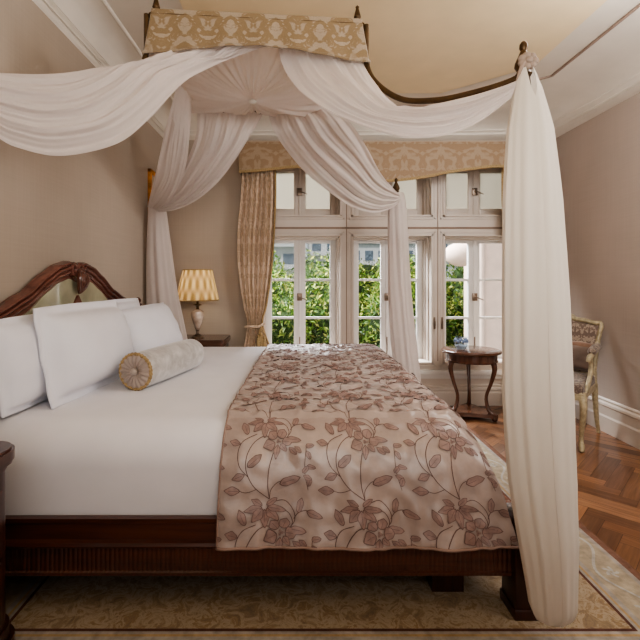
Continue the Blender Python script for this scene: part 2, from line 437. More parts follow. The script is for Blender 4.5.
# ================================================================== OUTSIDE
GZ = -4.5
m = MB(); m.grid(lambda u, v: (-25 + 60 * u, 4.8 + 55 * v, GZ + .2 * nz(u * 9, v * 9)), 12, 12)
struct('ground', m, plain('grass_ground', (86, 104, 58), .9, var=.2))
leafmat = attr_mat('leaves', rough=.45, transl=.3)
bark = plain('bark', (86, 70, 54), .9, var=.2, bump=.5)
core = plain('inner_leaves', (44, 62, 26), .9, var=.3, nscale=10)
def tree(x, y, top, r, hz, label, warm=0.5, nl=4600):
    root = thing('leafy_tree', label, 'tree', (x, y, GZ), 0, 'trees outside the windows')
    top += .12; cz = top - hz
    t = MB(); t.tube(cr([(x, y, GZ), (x + .08, y, GZ + 1.5), (x - .05, y, cz)], 8), [.16 - .01 * k for k in range(9)], 8); link('trunk', t, bark, root)
    m = MB(); m.col = []
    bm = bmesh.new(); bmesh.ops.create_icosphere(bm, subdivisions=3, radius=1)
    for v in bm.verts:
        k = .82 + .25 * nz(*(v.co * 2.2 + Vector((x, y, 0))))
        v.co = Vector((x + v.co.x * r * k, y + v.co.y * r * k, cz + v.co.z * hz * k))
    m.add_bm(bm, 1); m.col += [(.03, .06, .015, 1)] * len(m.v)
    pal = [(84, 118, 44), (120, 146, 58), (158, 172, 82), (66, 96, 40), (186, 188, 104), (104, 134, 52)]
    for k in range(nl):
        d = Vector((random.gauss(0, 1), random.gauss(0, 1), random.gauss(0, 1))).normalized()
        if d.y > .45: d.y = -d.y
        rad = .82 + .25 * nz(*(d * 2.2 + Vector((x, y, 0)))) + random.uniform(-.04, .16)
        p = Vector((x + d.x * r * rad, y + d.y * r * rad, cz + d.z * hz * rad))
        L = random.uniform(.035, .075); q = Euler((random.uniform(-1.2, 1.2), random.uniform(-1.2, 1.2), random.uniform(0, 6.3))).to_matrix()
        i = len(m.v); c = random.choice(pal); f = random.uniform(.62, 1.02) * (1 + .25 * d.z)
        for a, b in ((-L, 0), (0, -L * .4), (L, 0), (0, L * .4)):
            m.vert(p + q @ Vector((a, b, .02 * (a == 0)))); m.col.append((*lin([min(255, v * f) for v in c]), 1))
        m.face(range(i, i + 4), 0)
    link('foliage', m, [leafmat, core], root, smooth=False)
tree(-.62, 9.0, 1.55, 1.05, 1.5, 'green leafy tree outside, seen through the left casement of the left window')
tree(.62, 9.3, 1.72, 1.0, 1.7, 'green leafy tree outside, seen through the right casement of the left window')
tree(1.95, 8.8, 1.66, .85, 1.7, 'green leafy tree outside, seen through the left casement of the middle window')
tree(3.05, 9.6, 1.2, .9, 1.5, 'low leafy tree outside, behind the mullion between middle and right windows')
tree(3.9, 9.35, 1.98, .95, 1.8, 'tall green leafy tree outside, seen through the right window above the round table')
tree(-1.6, 11.5, 1.6, 1.3, 1.5, 'leafy tree farther off behind the left window curtain', nl=1800)
tree(1.2, 12.4, 1.66, 1.5, 1.6, 'leafy tree farther off between the left and middle windows', nl=2200)
tree(3.3, 14.0, 1.9, 1.6, 1.7, 'leafy tree farther off seen right of the middle window', nl=2200)
tree(2.6, 19.0, 2.1, 2.2, 1.8, 'distant leafy tree beneath the white buildings, seen in the middle window', nl=2000)
bwall = plain('white_render', (226, 226, 226), .8, var=.03)
bwin = plain('dark_window_glass', (110, 122, 134), .25, var=.2)
def building(x0, x1, y, z1, label, nx, nz_):
    root = thing('apartment_building', label, 'building', ((x0 + x1) / 2, y, GZ), 0, 'white apartment blocks beyond the trees')
    m = MB(); m.box((x0, y, GZ), (x1, y + 6, z1)); link('wall', m, bwall, root, smooth=False)
    m = MB(); m.box((x0 - .2, y - .2, z1), (x1 + .2, y + 6.2, z1 + .3)); link('roof', m, bwin, root, smooth=False)
    fh = 1.7
    for j in range(nz_):
        z = z1 - .5 - fh * j
        for i in range(nx):
            cx = x0 + (x1 - x0) * (i + .5) / nx; w = (x1 - x0) / nx * .3
            q = MB(); q.box((cx - w, y - .06, z - .8), (cx + w, y, z)); link('window', q, bwin, root, smooth=False)
        q = MB(); q.box((x0, y - .5, z - 1.2), (x1, y, z - 1.0)); link('balcony_slab', q, bwall, root, smooth=False)
building(-6.5, .2, 34, 5.4, 'white apartment block beyond the trees at the left of the left window', 4, 3)
building(.9, 3.4, 37, 4.9, 'pale building with wide windows beyond the trees in the left window', 2, 3)
building(4.0, 9.2, 35, 4.0, 'white apartment block beyond the trees seen in the middle window', 5, 3)
building(10.4, 16.5, 36, 4.6, 'white block with a dark roof behind the tree in the right window', 3, 3)
root = thing('neighbour_house', 'pale pink rendered house wall close outside the right window', 'house', (3.9, 7.4, GZ))
pk = plain('pink_render', (232, 206, 190), .85, var=.03)
m = MB(); m.box((2.97, 7.2, GZ), (6.5, 8.0, 3.6)); link('wall', m, pk, root, smooth=False)
m = MB(); m.tube([(2.93, 7.15, -2.0), (2.93, 7.15, 3.6)], .06, 10); link('downpipe', m, pk, root)
m = MB(); m.sphere((2.68, 7.35, 1.62), (.28, .2, .2), None, 3); link('balcony_awning', m, pk, root)

# ================================================================== THE BED
BX = [-1.235, .815]; BY = [1.615, 3.78]                   # posts
bed = thing('four_poster_bed', 'dark mahogany four-poster bed with carved headboard and gold-valanced crown canopy', 'bed', (-.2, 2.69, 0))
def rail_profile():
    # (out, z)
    return [(0, .15), (.026, .15), (.026, .162), (.020, .166), (.020, .245), (.03, .25), (.034, .258), (.03, .268), (.016, .274), (.014, .330), (.024, .336), (.026, .352), (0, .352)]
def side_rail(yf, sgn):
    m = MB(); nX = 520; x0, x1 = -1.2, .77; P = rail_profile(); rings = []
    for i in range(nX + 1):
        x = x0 + (x1 - x0) * i / nX; fl = .0035 * abs(math.sin(PI * (x - x0) / .0165))
        rings.append(m.ring([(x, yf - sgn * (o + (fl if .16 < z < .247 else 0)), z) for o, z in P]))
    for a, b in zip(rings, rings[1:]): m.bridge(a, b, True)
    m.face(rings[0]); m.face(rings[-1][::-1])
    return m
link('side_rail', side_rail(1.612, 1), T['mahog'], bed, ang=35)
link('side_rail', side_rail(3.76, -1), T['mahog'], bed, ang=35)
m = MB(); P = rail_profile(); rings = [m.ring([(.79 + o, y, z) for o, z in P]) for y in (1.64, 3.74)]
m.bridge(rings[0], rings[1]); m.face(rings[0]); m.face(rings[1]); link('foot_rail', m, T['mahog_y'], bed)
m = MB(); m.bbox((-1.2, 1.63, .20), (.77, 3.74, .30), .01); link('slat_base', m, T['dark'], bed)
m = MB(); m.box((.51, 1.70, .0), (.63, 1.82, .205)); link('support_leg', m, T['dark'], bed)
m = MB(); m.box((.51, 3.5, .0), (.63, 3.62, .205)); link('support_leg', m, T['dark'], bed)
PXY = {(0, 0): BX[0], (1, 0): BX[1], (0, 1): -1.2, (1, 1): .83}
for ix in (0, 1):
    for iy in (0, 1):
        x = PXY[ix, iy]; y = BY[iy]; p = MB(); q = .056
        if x > 0:
            p.bbox((x - q, y - q, 0), (x + q, y + q, .37), .005); p.bbox((x - q - .004, y - q - .004, 0), (x + q + .004, y + q + .004, .05), .004)
        else: p.bbox((x - .035, y - .035, 0), (x + .035, y + .035, .5), .005)
        z0 = .37 if x > 0 else .5
        prof = [(.034, 0), (.036, .02), (.028, .04), (.032, .06), (.026, .08), (.029, .25), (.026, .6), (.021, 1.1), (.019, 1.30), (.023, 1.33), (.018, 1.36), (.022, 1.45), (.026, 1.52), (.02, 1.57)]
        k = (1.94 - z0) / 1.57
        p.lathe((x, y, z0), [(r, z * k) for r, z in prof], 16)
        po = link('bed_post', p, T['dark'], bed)
        f = MB(); f.lathe((x, y, 1.93), [(.022, 0), (.03, .01), (.022, .024), (.031, .04), (.029, .055), (.017, .082), (.010, .098), (.0145, .106), (.014, .12), (.008, .13), (.0, .133)], 16)
        link('finial', f, T['bronze'], po)
# headboard: two swan-neck rails, panel, carved shell
HBX = -1.262; HC = 2.49
def hz(t):                                               # height of the top edge, t = 0 centre .. 1 end
    pts = [(0, 1.27), (.08, 1.293), (.19, 1.27), (.3, 1.222), (.47, 1.134), (.65, 1.074), (.81, 1.036), (1, 1.012)]
    for (a, b), (c, d) in zip(pts, pts[1:]):
        if t <= c:
            u = (t - a) / (c - a); u = u * u * (3 - 2 * u) * .3 + u * .7
            return b + (d - b) * u
    return pts[-1][1]
hb = MB()
N = 60
A = [(HBX, HC + (-.97 + 1.94 * k / N), hz(abs(-1 + 2 * k / N)) - .04) for k in range(N + 1)]
poly = A + [(HBX, HC + .97, .3), (HBX, HC - .97, .3)]
hb.extrude(poly, (.022, 0, 0)); hbo = link('headboard', hb, T['mahog_y'], bed)
pn = MB(); A = [(HBX + .022, HC + (-.86 + 1.72 * k / N), hz(abs(-.89 + 1.78 * k / N)) - .085) for k in range(N + 1)]
pn.extrude(A + [(HBX + .022, HC + .86, .72), (HBX + .022, HC - .86, .72)], (.006, 0, 0)); link('veneer_panel', pn, T['panel_sheen'], hbo)
for sgn in (-1, 1):
    r = MB()
    prof = [(-.0, -.012), (.03, -.010), (.044, -.004), (.047, .004), (.040, .010), (.028, .013), (.028, .017), (.040, .021), (.043, .029), (.038, .036), (.026, .040), (.025, .044), (.034, .049), (.036, .056), (.028, .064), (.014, .067), (0, .068)]
    rings = []
    for k in range(41):
        t = .035 + .965 * k / 40; y = HC + sgn * t; t2 = t + .01
        dz = (hz(t2) - hz(t)) / .01; tn = Vector((0, sgn, dz)).normalized(); nn = Vector((0, -tn.z * 1, tn.y)) * (1 if sgn > 0 else -1)
        if nn.z < 0: nn = -nn
        p = Vector((HBX, y, hz(t)))
        rings.append(r.ring([p + Vector((o, 0, 0)) - nn * n_ for o, n_ in prof]))
    for a, b in zip(rings, rings[1:]): r.bridge(a, b, True)
    r.face(rings[0]); r.face(rings[-1])
    # scroll at the centre
    sc = [(HBX + .03, HC + sgn * (.035 + .028 * math.cos(a)), 1.258 + .028 * math.sin(a)) for a in [PI * .6 * sgn * 0 + 2 * PI * k / 16 for k in range(17)]]
    r.tube(sc, .014, 8)
    link('arched_rail', r, T['mahog_y'], hbo, ang=30)
c = MB()
for k in range(5):                                       # carved leaf / shell
    w = (k - 2) * .016
    c.tube(cr([(HBX + .05, HC + w * .5, 1.25), (HBX + .068, HC + w * 1.5, 1.21), (HBX + .06, HC + w * 1.2, 1.16), (HBX + .045, HC + w * .2, 1.125)], 8), [.008, .012, .013, .012, .012, .011, .009, .007, .004], 8)
c.sphere((HBX + .055, HC, 1.245), (.02, .03, .022)); c.sphere((HBX + .07, HC, 1.19), (.012, .014, .02))
link('carved_crest', c, T['mahog_z'], hbo)
o_ = MB(); o_.extrude([(HBX + .028, HC + a, b) for a, b in ((-.16, 1.0), (-.10, 1.035), (-.05, 1.05), (-.03, 1.08), (0, 1.115), (.03, 1.08), (.05, 1.05), (.10, 1.035), (.16, 1.0))], (.014, 0, 0)); link('panel_ornament', o_, T['mahog_y'], hbo)
for y in (HC - .97, HC + .95):
    p = MB(); p.bbox((HBX, y - .03, .3), (HBX + .05, y + .03, 1.0), .005)
    p.lathe((HBX + .03, y, 1.0), [(.022, 0), (.028, .008), (.014, .022), (.022, .035), (.024, .048), (.014, .062), (.0, .068)], 14); link('headboard_post', p, T['mahog_z'], hbo)

# crown of the canopy
KR = math.radians(4.8); kx = Vector((math.cos(KR), math.sin(KR), 0)); ky = Vector((-math.sin(KR), math.cos(KR), 0))
K0 = Vector((-.65, 1.98, 0)); KW, KD = .948, 1.12; KZ = 2.385
def K(u, v, z): return K0 + kx * (KW * u) + ky * (KD * v) + Vector((0, 0, z))
m = MB()
cs = [K(0, 0, KZ - .01), K(1, 0, KZ - .01), K(1, 1, KZ - .01), K(0, 1, KZ - .01)]
for a, b in zip(cs, cs[1:] + cs[:1]): m.tube([a, b], .014, 8)
link('canopy_frame', m, T['bronze'], bed)
rodp = [(0, 2.375), (0, 2.28), (.004, 2.2), (.04, 2.13), (.133, 2.055), (.247, 1.994), (.369, 1.959), (.555, 1.933), (.737, 1.926), (.9, 1.928), (1, 1.94)]
def rod_pts(u, v, X, Y):
    a = K(u, v, 0) + (kx * (.02 if u else -.02)); b = Vector((X, Y, 0))
    return cr([a.lerp(b, t) + Vector((0, 0, z)) for t, z in rodp], 40)
for u, v, X, Y in ((0, 0, BX[0], BY[0]), (1, 0, BX[1], BY[0]), (1, 1, .83, BY[1]), (0, 1, -1.2, BY[1])):
    m = MB(); m.tube(rod_pts(u, v, X, Y), .0125, 10)
    link('canopy_rod', m, T['bronze'], bed)
for u in (.02, .98):
    f = MB(); p = K(u, .01, KZ); f.lathe(p, [(.016, 0), (.02, .008), (.011, .02), (.017, .03), (.012, .05), (.007, .07), (.009, .078), (.0, .088)], 14); link('canopy_finial', f, T['bronze'], bed)
# damask valance on the front of the crown with short returns
m = MB()
def vz(u): return 2.196 + .055 * math.sin(PI * min(max(u, 0), 1)) ** 1.5
def vfn(u, v):
    w = u * 1.2 - .1
    if w < 0: p = K(-.0, -w * .9, 0); fl = -kx
    elif w > 1: p = K(1, (w - 1) * .9, 0); fl = kx
    else: p = K(w, 0, 0); fl = (w - .5) * 2 * kx * .9
    top = KZ + .012; z = top + (vz(w) - top) * v
    return p + fl * (.032 * v) - ky * (.012 + .012 * v + .004 * math.sin(w * 40) * v) + Vector((0, 0, z))
m.grid(vfn, 80, 10)
va = link('canopy_valance', m, T['crown'], bed)
m = MB(); m.tube([vfn(k / 60, 1.0) for k in range(61)], .006, 6); link('braid_edge', m, T['crown'], va)

# pleated rosette lining of the crown
m = MB(); NA, NR = 400, 12; cc = K(.46, .56, 2.262)
rings = []
def rim(a):
    dx, dy = math.cos(a), math.sin(a); k = min((.46 if dx < 0 else .53) / max(1e-6, abs(dx)), (.54 if dy < 0 else .42) / max(1e-6, abs(dy)))
    return Vector((.46 + dx * k, .56 + dy * k, 0))
for r in range(NR + 1):
    t = .03 + .97 * r / NR; row = []
    for k in range(NA):
        a = 2 * PI * k / NA; e = rim(a); p = K(.46 + (e.x - .46) * t, .56 + (e.y - .56) * t, 0)
        z = 2.262 + (2.362 - 2.262) * t ** 1.3 - .02 * math.sin(PI * t)
        ph = 46 * a + 1.6 * nz(math.cos(a) * 3, math.sin(a) * 3)
        z += .014 * (t ** .6) * math.sin(ph) * (.7 + .5 * nz(a * 5, 2)) - .012 * math.sin(ph * .23 + 1) * t
        row.append(m.vert(p + Vector((0, 0, z))))
    rings.append(row)
for a, b in zip(rings, rings[1:]): m.bridge(a, b, True)
root = thing('canopy_lining', 'pleated white voile sunburst lining stretched under the crown of the bed', 'canopy lining', K(.46, .56, 2.262))
lo_ = link('pleated_fabric', m, T['voile'], root, ang=0)
m = MB(); m.lathe(cc - Vector((0, 0, .022)), [(.0, 0), (.018, .003), (.026, .012), (.02, .022), (.0, .024)], 14); link('button', m, T['voile2'], root)

# ------------------------------------------------------------ bed curtains
def sheet(m, up, lo, nu=70, nv=64, k=7, amp=.012, bulge=.05, seed=0, fwd=0.0):
    up = [(x, y, d - fwd * (0 < i)) for i, (x, y, d) in enumerate(up)]; lo = [(x, y, d - fwd * (0 < i)) for i, (x, y, d) in enumerate(lo)]
    U = cr([W(*p) for p in up], nu); L = cr([W(*p) for p in lo], nu)
    def fn(u, v):
        i = min(int(round(u * nu)), nu); a, b = U[i], L[i]
        j = min(i + 1, nu); h = max(i - 1, 0)
        tu = (U[j].lerp(L[j], v) - U[h].lerp(L[h], v)); w = (b - a); wl = w.length
        n_ = tu.cross(w)
        n_ = n_.normalized() if n_.length > 1e-9 else Vector((0, -1, 0))
        if n_.y > 0: n_ = -n_
        ph = PI * k * v + 2.2 * nz(u * 2.2 + seed, v * 2.5, seed) + seed
        r = math.sin(ph) + .55 * math.sin(2.3 * ph + 3 * nz(u * 3, v * 4, seed + 5)) + .3 * math.sin(5.1 * ph + seed)
        edge = min(1, 6 * min(v, 1 - v) + .15)
        return a.lerp(b, v) + n_ * (amp * r * min(1.0, wl / .16) * edge + bulge * math.sin(PI * v) * min(1, wl / .3) * min(1, u * 4))
    m.grid(fn, nu, nv)
def hem(m, pts, r=.006): m.tube(cr([W(*p) for p in pts], 60), r, 6)
def drop(m, prof, kp=9, amp=.14, gap=0, nu=60, nv=120, seed=0):
    # prof: (X, Y, Z, rx, ry) top to bottom
    C_ = cr([p[:3] for p in prof], nu); R_ = []
    for c in C_:
        z = c.z; i = 0
        while i < len(prof) - 2 and z < prof[i + 1][2]: i += 1
        t = min(1, max(0, (prof[i][2] - z) / max(1e-6, prof[i][2] - prof[i + 1][2])))
        R_.append(Vector((prof[i][3] + (prof[i + 1][3] - prof[i][3]) * t, prof[i][4] + (prof[i + 1][4] - prof[i][4]) * t, 0)) * .97)
    def fn(u, v):
        i = int(round(u * nu)); c = C_[i]; rx, ry = R_[i].x, R_[i].y
        g = gap * max(0, 1 - u * 14)
        a = -PI / 2 + g + (2 * PI - 2 * g) * v
        ph = kp * a + 1.3 * nz(u * 1.6 + seed, math.cos(a) * 1.3, math.sin(a) * 1.3)
        f = 1 + amp * (math.sin(ph) * .6 + .4 * math.sin(1.7 * ph + 2 + 1.2 * nz(u * 2, a, seed))) * min(1, .35 + u * 3)
        return c + Vector((rx * f * math.cos(a), ry * f * math.sin(a), 0))
    m.grid(fn, nu, nv)

# 1 near left
r1 = thing('bed_curtain', 'white voile swag sweeping left from the crown across the top left of the picture', 'bed curtain', (BX[0], BY[0], 1.9), 0, 'voile curtains of the four-poster')
m = MB()
sheet(m, [(148, 53, 2.05), (130, 66, 1.97), (96, 69, 1.9), (49, 74, 1.8), (0, 73, 1.72), (-30, 68, 1.65), (-46, 68, 1.6)],
      [(292, 40, 2.13), (262, 48, 2.14), (230, 59, 2.13), (205, 70, 2.08), (187, 80, 2.03), (172, 94, 1.97), (150, 118, 1.94), (124, 140, 1.9), (94, 151, 1.86), (56, 156, 1.8), (22, 149, 1.74), (0, 139, 1.7), (-28, 112, 1.64), (-45, 82, 1.6)], 90, 80, 8, .010, .05, 1.3, .06)
link('swag', m, T['voile'], r1, ang=0)
m = MB(); drop(m, [(BX[0] + .04, BY[0] - .04, 1.92, .03, .03), (BX[0] + .05, BY[0] - .05, 1.7, .06, .06), (BX[0] + .06, BY[0] - .06, 1.2, .08, .06), (BX[0] + .06, BY[0] - .06, .76, .08, .06)], seed=2)
link('hanging_panel', m, T['voile2'], r1, ang=0)
# 2 near right
r2 = thing('bed_curtain', 'long ivory voile bed curtain tied at the near foot post and hanging to the rug', 'bed curtain', (BX[1], BY[0], 1.9), 0, 'voile curtains of the four-poster')
m = MB()
sheet(m, [(365, 56, 2.10), (379, 87, 2.02), (394, 103, 1.95), (407, 111, 1.9), (420, 108, 1.86), (436, 104, 1.81), (470, 96, 1.72), (500, 87, 1.645), (525, 77, 1.585)],
      [(276, 38, 2.13), (283, 66, 2.11), (298, 89, 2.06), (320, 106, 1.99), (345, 119, 1.96), (370, 129, 1.92), (400, 137, 1.86), (425, 138, 1.8), (450, 134, 1.75), (475, 124, 1.69), (500, 107, 1.63), (515, 94, 1.6), (523, 84, 1.585)], 90, 80, 7, .009, .05, 4.1, .02)
link('swag', m, T['voile'], r2, ang=0)
def dr(yp, xl, xr, d, ry): 
    c = W((xl + xr) / 2, yp, d); return (c.x, c.y, c.z, (xr - xl) / 2 * d / F * 1.0, ry)
m = MB()
drop(m, [dr(70, 519, 533, 1.59, .03), dr(90, 514, 541, 1.575, .045), dr(130, 507.5, 552, 1.55, .06), (dr(200, 504, 560, 1.51, .07)), dr(300, 503.5, 567, 1.48, .075), dr(400, 504, 571, 1.465, .078),
         dr(480, 509.5, 573.5, 1.455, .078), dr(540, 519, 575, 1.45, .075), dr(585, 527, 574.5, 1.45, .065), dr(606, 530, 575, 1.45, .055), dr(616, 534, 572, 1.45, .045), dr(621, 538, 568, 1.45, .03), dr(623, 548, 560, 1.45, .01)], 8, .065, .55, 100, 160, 3)
link('hanging_panel', m, T['voile2'], r2, ang=0)
m = MB()
for k in range(7):
    a = 2 * PI * k / 7; m.sphere((BX[1] - .002 + .022 * math.cos(a), BY[0] - .035, 1.975 + .018 * math.sin(a)), (.016, .012, .014))
m.sphere((BX[1] - .002, BY[0] - .043, 1.975), (.014, .01, .012)); m.tube([(BX[1] - .02, BY[0] - .04, 1.97), (BX[1] - .035, BY[0] - .04, 1.93), (BX[1] - .04, BY[0] - .035, 1.905)], [.008, .006, .004], 8)
link('fabric_rosette', m, plain('taupe_rosette', (146, 128, 114), .8), r2)
# 3 far left
r3 = thing('bed_curtain', 'white voile bed curtain gathered at the far head post beside the bedside lamp', 'bed curtain', (BX[0], BY[1], 1.8), 0, 'voile curtains of the four-poster')
m = MB()
sheet(m, [(178, 82, 2.25), (172, 104, 2.5), (164, 135, 2.8), (156, 172, 3.15), (150, 196, 3.5), (147.5, 207, 3.7)],
      [(192, 98, 2.8), (190, 130, 2.95), (187, 160, 3.15), (180, 184, 3.35), (168, 203, 3.55), (158, 210, 3.7)], 60, 50, 5, .005, .0, 2.2, .12)
link('side_swag', m, T['voile'], r3, ang=0)
m = MB()
sheet(m, [(197, 106, 3.1), (196, 135, 3.25), (184, 165, 3.4), (167, 192, 3.6), (152, 205, 3.74)],
      [(264, 112, 3.14), (253, 131, 3.2), (237, 157, 3.3), (219, 181, 3.42), (197, 200, 3.55), (175, 210, 3.65), (158, 212, 3.74)], 60, 60, 8, .009, .03, 6.2, .16)
link('back_swag', m, T['voile'], r3, ang=0)
m = MB()
drop(m, [dr(204, 148, 165, 3.73, .05), dr(215, 148, 167, 3.7, .05), dr(245, 147, 171, 3.7, .06), dr(290, 147, 177, 3.7, .065), dr(345, 148, 188, 3.7, .07), dr(380, 150, 192, 3.7, .07), dr(418, 152, 194, 3.72, .06)], 7, .14, 0, 60, 110, 5)
link('hanging_panel', m, T['voile'], r3, ang=0)
# 4 far right
r4 = thing('bed_curtain', 'white voile bed curtain gathered at the far foot post in front of the middle window', 'bed curtain', (BX[1], BY[1], 1.8), 0, 'voile curtains of the four-poster')
m = MB()
sheet(m, [(334, 108, 2.95), (350, 122, 3.05), (366, 146, 3.25), (380, 172, 3.5), (391, 186, 3.68), (399, 194, 3.78)],
      [(268, 112, 3.14), (274, 131, 3.2), (287, 151, 3.28), (306, 173, 3.38), (328, 191, 3.48), (350, 206, 3.58), (373, 213, 3.66), (390, 209, 3.72), (399, 203, 3.76)], 70, 64, 9, .009, .03, 3.3, .16)
link('back_swag', m, T['voile'], r4, ang=0)
m = MB()
drop(m, [dr(193, 391, 404, 3.76, .035), dr(203, 388, 406, 3.74, .05), dr(240, 388, 408, 3.72, .06), dr(290, 388.5, 411, 3.69, .065), dr(340, 391.5, 416, 3.68, .07), dr(385, 396, 421, 3.68, .06), dr(410, 398, 421, 3.68, .05)], 7, .14, 0, 60, 110, 8)
link('hanging_panel', m, T['voile'], r4, ang=0)

# ------------------------------------------------------------ mattress
m = MB(); bm = bmesh.new(); bmesh.ops.create_cube(bm, size=1)
MX0, MX1, MY0, MY1, MZ0, MZ1 = -1.232, .645, 1.622, 3.72, .30, .665
for v in bm.verts: v.co = Vector(((MX0 + MX1) / 2 + v.co.x * (MX1 - MX0), (MY0 + MY1) / 2 + v.co.y * (MY1 - MY0), (MZ0 + MZ1) / 2 + v.co.z * (MZ1 - MZ0)))
top = [e for e in bm.edges if all(v.co.z > .6 for v in e.verts) and not all(v.co.x < 0 for v in e.verts)]; ver = [e for e in bm.edges if abs(e.verts[0].co.z - e.verts[1].co.z) > .2 and e.verts[0].co.x > 0]
bmesh.ops.bevel(bm, geom=top + ver, offset=.15, segments=10, profile=.5, affect='EDGES')
m.add_bm(bm)
mo = tag(link('mattress', m, T['sheet'], loc=(-.25, 2.67, .3)), 'thick mattress made up in smooth white sheets on the four-poster', 'mattress')

# ------------------------------------------------------------ bed runner with flower pattern
prof = cr([(0, 1.546, .272), (0, 1.558, .335), (0, 1.578, .43), (0, 1.602, .53), (0, 1.65, .615), (0, 1.715, .664), (0, 1.80, .680), (0, 2.2, .683), (0, 2.7, .686), (0, 3.2, .683),
           (0, 3.52, .676), (0, 3.64, .65), (0, 3.715, .59), (0, 3.745, .5), (0, 3.765, .39), (0, 3.80, .36)], 300)
plen = [0]
for a, b in zip(prof, prof[1:]): plen.append(plen[-1] + (b - a).length)
PT = plen[-1]
def prof_at(t):
    x = min(max(t / PT, 0), 1) * 300; i = min(int(x), 299); return prof[i].lerp(prof[i + 1], x - i)
TB = .47                                                 # cloth length of the near drop
def run_pt(s, t, lift=0):                                # s metres from left edge on top, t metres from near hem
    p = prof_at(t); b = max(0, (TB - t) / TB)
    b2 = max(0, (t - (PT - .4)) / .4)
    WID = .945
    xl = -.282 + .06 * (1 - b) * min(1, t / PT); xr = .650 + .118 * b ** .9 + .10 * b2
    f = s / WID
    x = xl + (xr - xl) * f
    n = 0.0
    q = Vector((s * 9, t * 9, 3)); 
    if t < TB:
        k = min(1, b * 1.4)
        n += .0035 * math.sin(s * 62 + 5 * nz(s * 8, 1, 3)) * b ** 3 + k * (.011 * math.sin(s * 19 + 1.6 * nz(s * 3, t * 2)) + .010 * nz(s * 9, t * 4, 7) + .006 * nz(s * 24, t * 16, 1)) + .004 * nz(s * 20, t * 20)
        nd = Vector((0, -1, .15))
    else:
        k = 1 if t < PT - .35 else .3
        n += k * (.008 * nz(s * 9, t * 14, 2) + .009 * nz(s * 20, t * 34, 9) + .006 * nz(s * 40, t * 60, 4)) + .009
        nd = Vector((0, 0, 1))
    foot = max(0, (f - .90) / .10)
    z = p.z - (.045 * foot ** 2 if t >= TB * .7 else .045 * foot ** 2 * max(0, (t / (TB * .7) - .5) * 2))
    P = Vector((x, p.y, z)) + nd * (n + lift + .006)
    return P
# cloth on the top and the two sides
m = MB(); WID = .945; m.grid(lambda u, v: run_pt(u * WID, v * PT), 110, 300, 0)
# foot panel that hangs over the end of the mattress
def foot_fn(u, v):
    y = 1.78 + 1.72 * u; a = v * PI / 2 / .35 if v < .35 else None
    if v < .35: x, z = .57 + .09 * math.sin(a), .685 - .09 + .09 * math.cos(a) - .035
    else: x, z = .66 + .02 * (v - .35), .56 - .16 * (v - .35) / .65
    return (x + .006 * math.sin(u * 60), y, z)
m.grid(foot_fn, 60, 16, 0)
# piping around the edge
m.tube([run_pt(WID * k / 90, .004, .002) for k in range(91)], .005, 6, 3)
m.tube([run_pt(.002, PT * k / 160, .001) for k in range(161)], .0035, 6, 3)
# flowers: polygons mapped on the cloth
MS = 1.24
def poly_on(pts, lift, mi, o):
    pts = [(a * MS, b * MS) for a, b in pts]
    pts = [(o[0] + a, o[1] + b) for a, b in pts]
    if any(a < .002 or a > WID - .002 or b < .004 or b > PT - .3 for a, b in pts):
        pts = [(min(max(a, .002), WID - .002), min(max(b, .006), PT - .3)) for a, b in pts]
    cx = sum(p[0] for p in pts) / len(pts); cy = sum(p[1] for p in pts) / len(pts)
    c = m.vert(run_pt(cx, cy, lift)); r1 = [m.vert(run_pt(cx + (a - cx) * .5, cy + (b - cy) * .5, lift)) for a, b in pts]
    r2 = [m.vert(run_pt(a, b, lift)) for a, b in pts]; n = len(pts)
    for k in range(n):
        m.face((c, r1[k], r1[(k + 1) % n]), mi); m.face((r1[k], r2[k], r2[(k + 1) % n], r1[(k + 1) % n]), mi)
PK = [0]
def petal(c, ang, L, Wd, o, tip=.25, lift=.0022):
    PK[0] += 1; lift += .0005 * (PK[0] % 5)
    base = []
    for k in range(15):
        t = k / 14; w = Wd * math.sin(PI * t ** (.85)) ** .8 * (1 + .12 * math.sin(9 * t + ang))
        base.append((t * L, w))
    pl = base + [(a, -w) for a, w in base[-2:0:-1]]
    ca, sa = math.cos(ang), math.sin(ang)
    def tr(sc, q): return [(c[0] + (a - L / 2) * sc * ca + L / 2 * ca - b * sc * sa, c[1] + (a - L / 2) * sc * sa + L / 2 * sa + b * sc * ca) for a, b in q]
    poly_on(tr(1, pl), lift, 2, o); poly_on(tr(.89, pl), lift + .0004, 1, o)
    # vein
    ribbon([(c[0] + ca * L * .12, c[1] + sa * L * .12), (c[0] + ca * L * .7, c[1] + sa * L * .7)], .0006, o, lift + .0008)
def ribbon(pts, w, o, lift=.0022, n=None):
    P = cr([(a, b, 0) for a, b in pts], n or max(4, len(pts) * 5)); A = []; B = []
    for i, p in enumerate(P):
        t = (P[min(i + 1, len(P) - 1)] - P[max(i - 1, 0)]).normalized(); q = Vector((-t.y, t.x, 0))
        for S, sg in ((A, 1), (B, -1)):
            x = p * MS + q * (w * sg * .85); S.append((o[0] + x.x, o[1] + x.y))
    ok = [(.002 < a[0] < WID - .002 and .004 < a[1] < PT - .3) for a in A]
    va = [m.vert(run_pt(a, b, lift)) for a, b in A]; vb = [m.vert(run_pt(a, b, lift)) for a, b in B]
    for k in range(len(P) - 1):
        if ok[k] and ok[k + 1]: m.face((va[k], va[k + 1], vb[k + 1], vb[k]), 2)
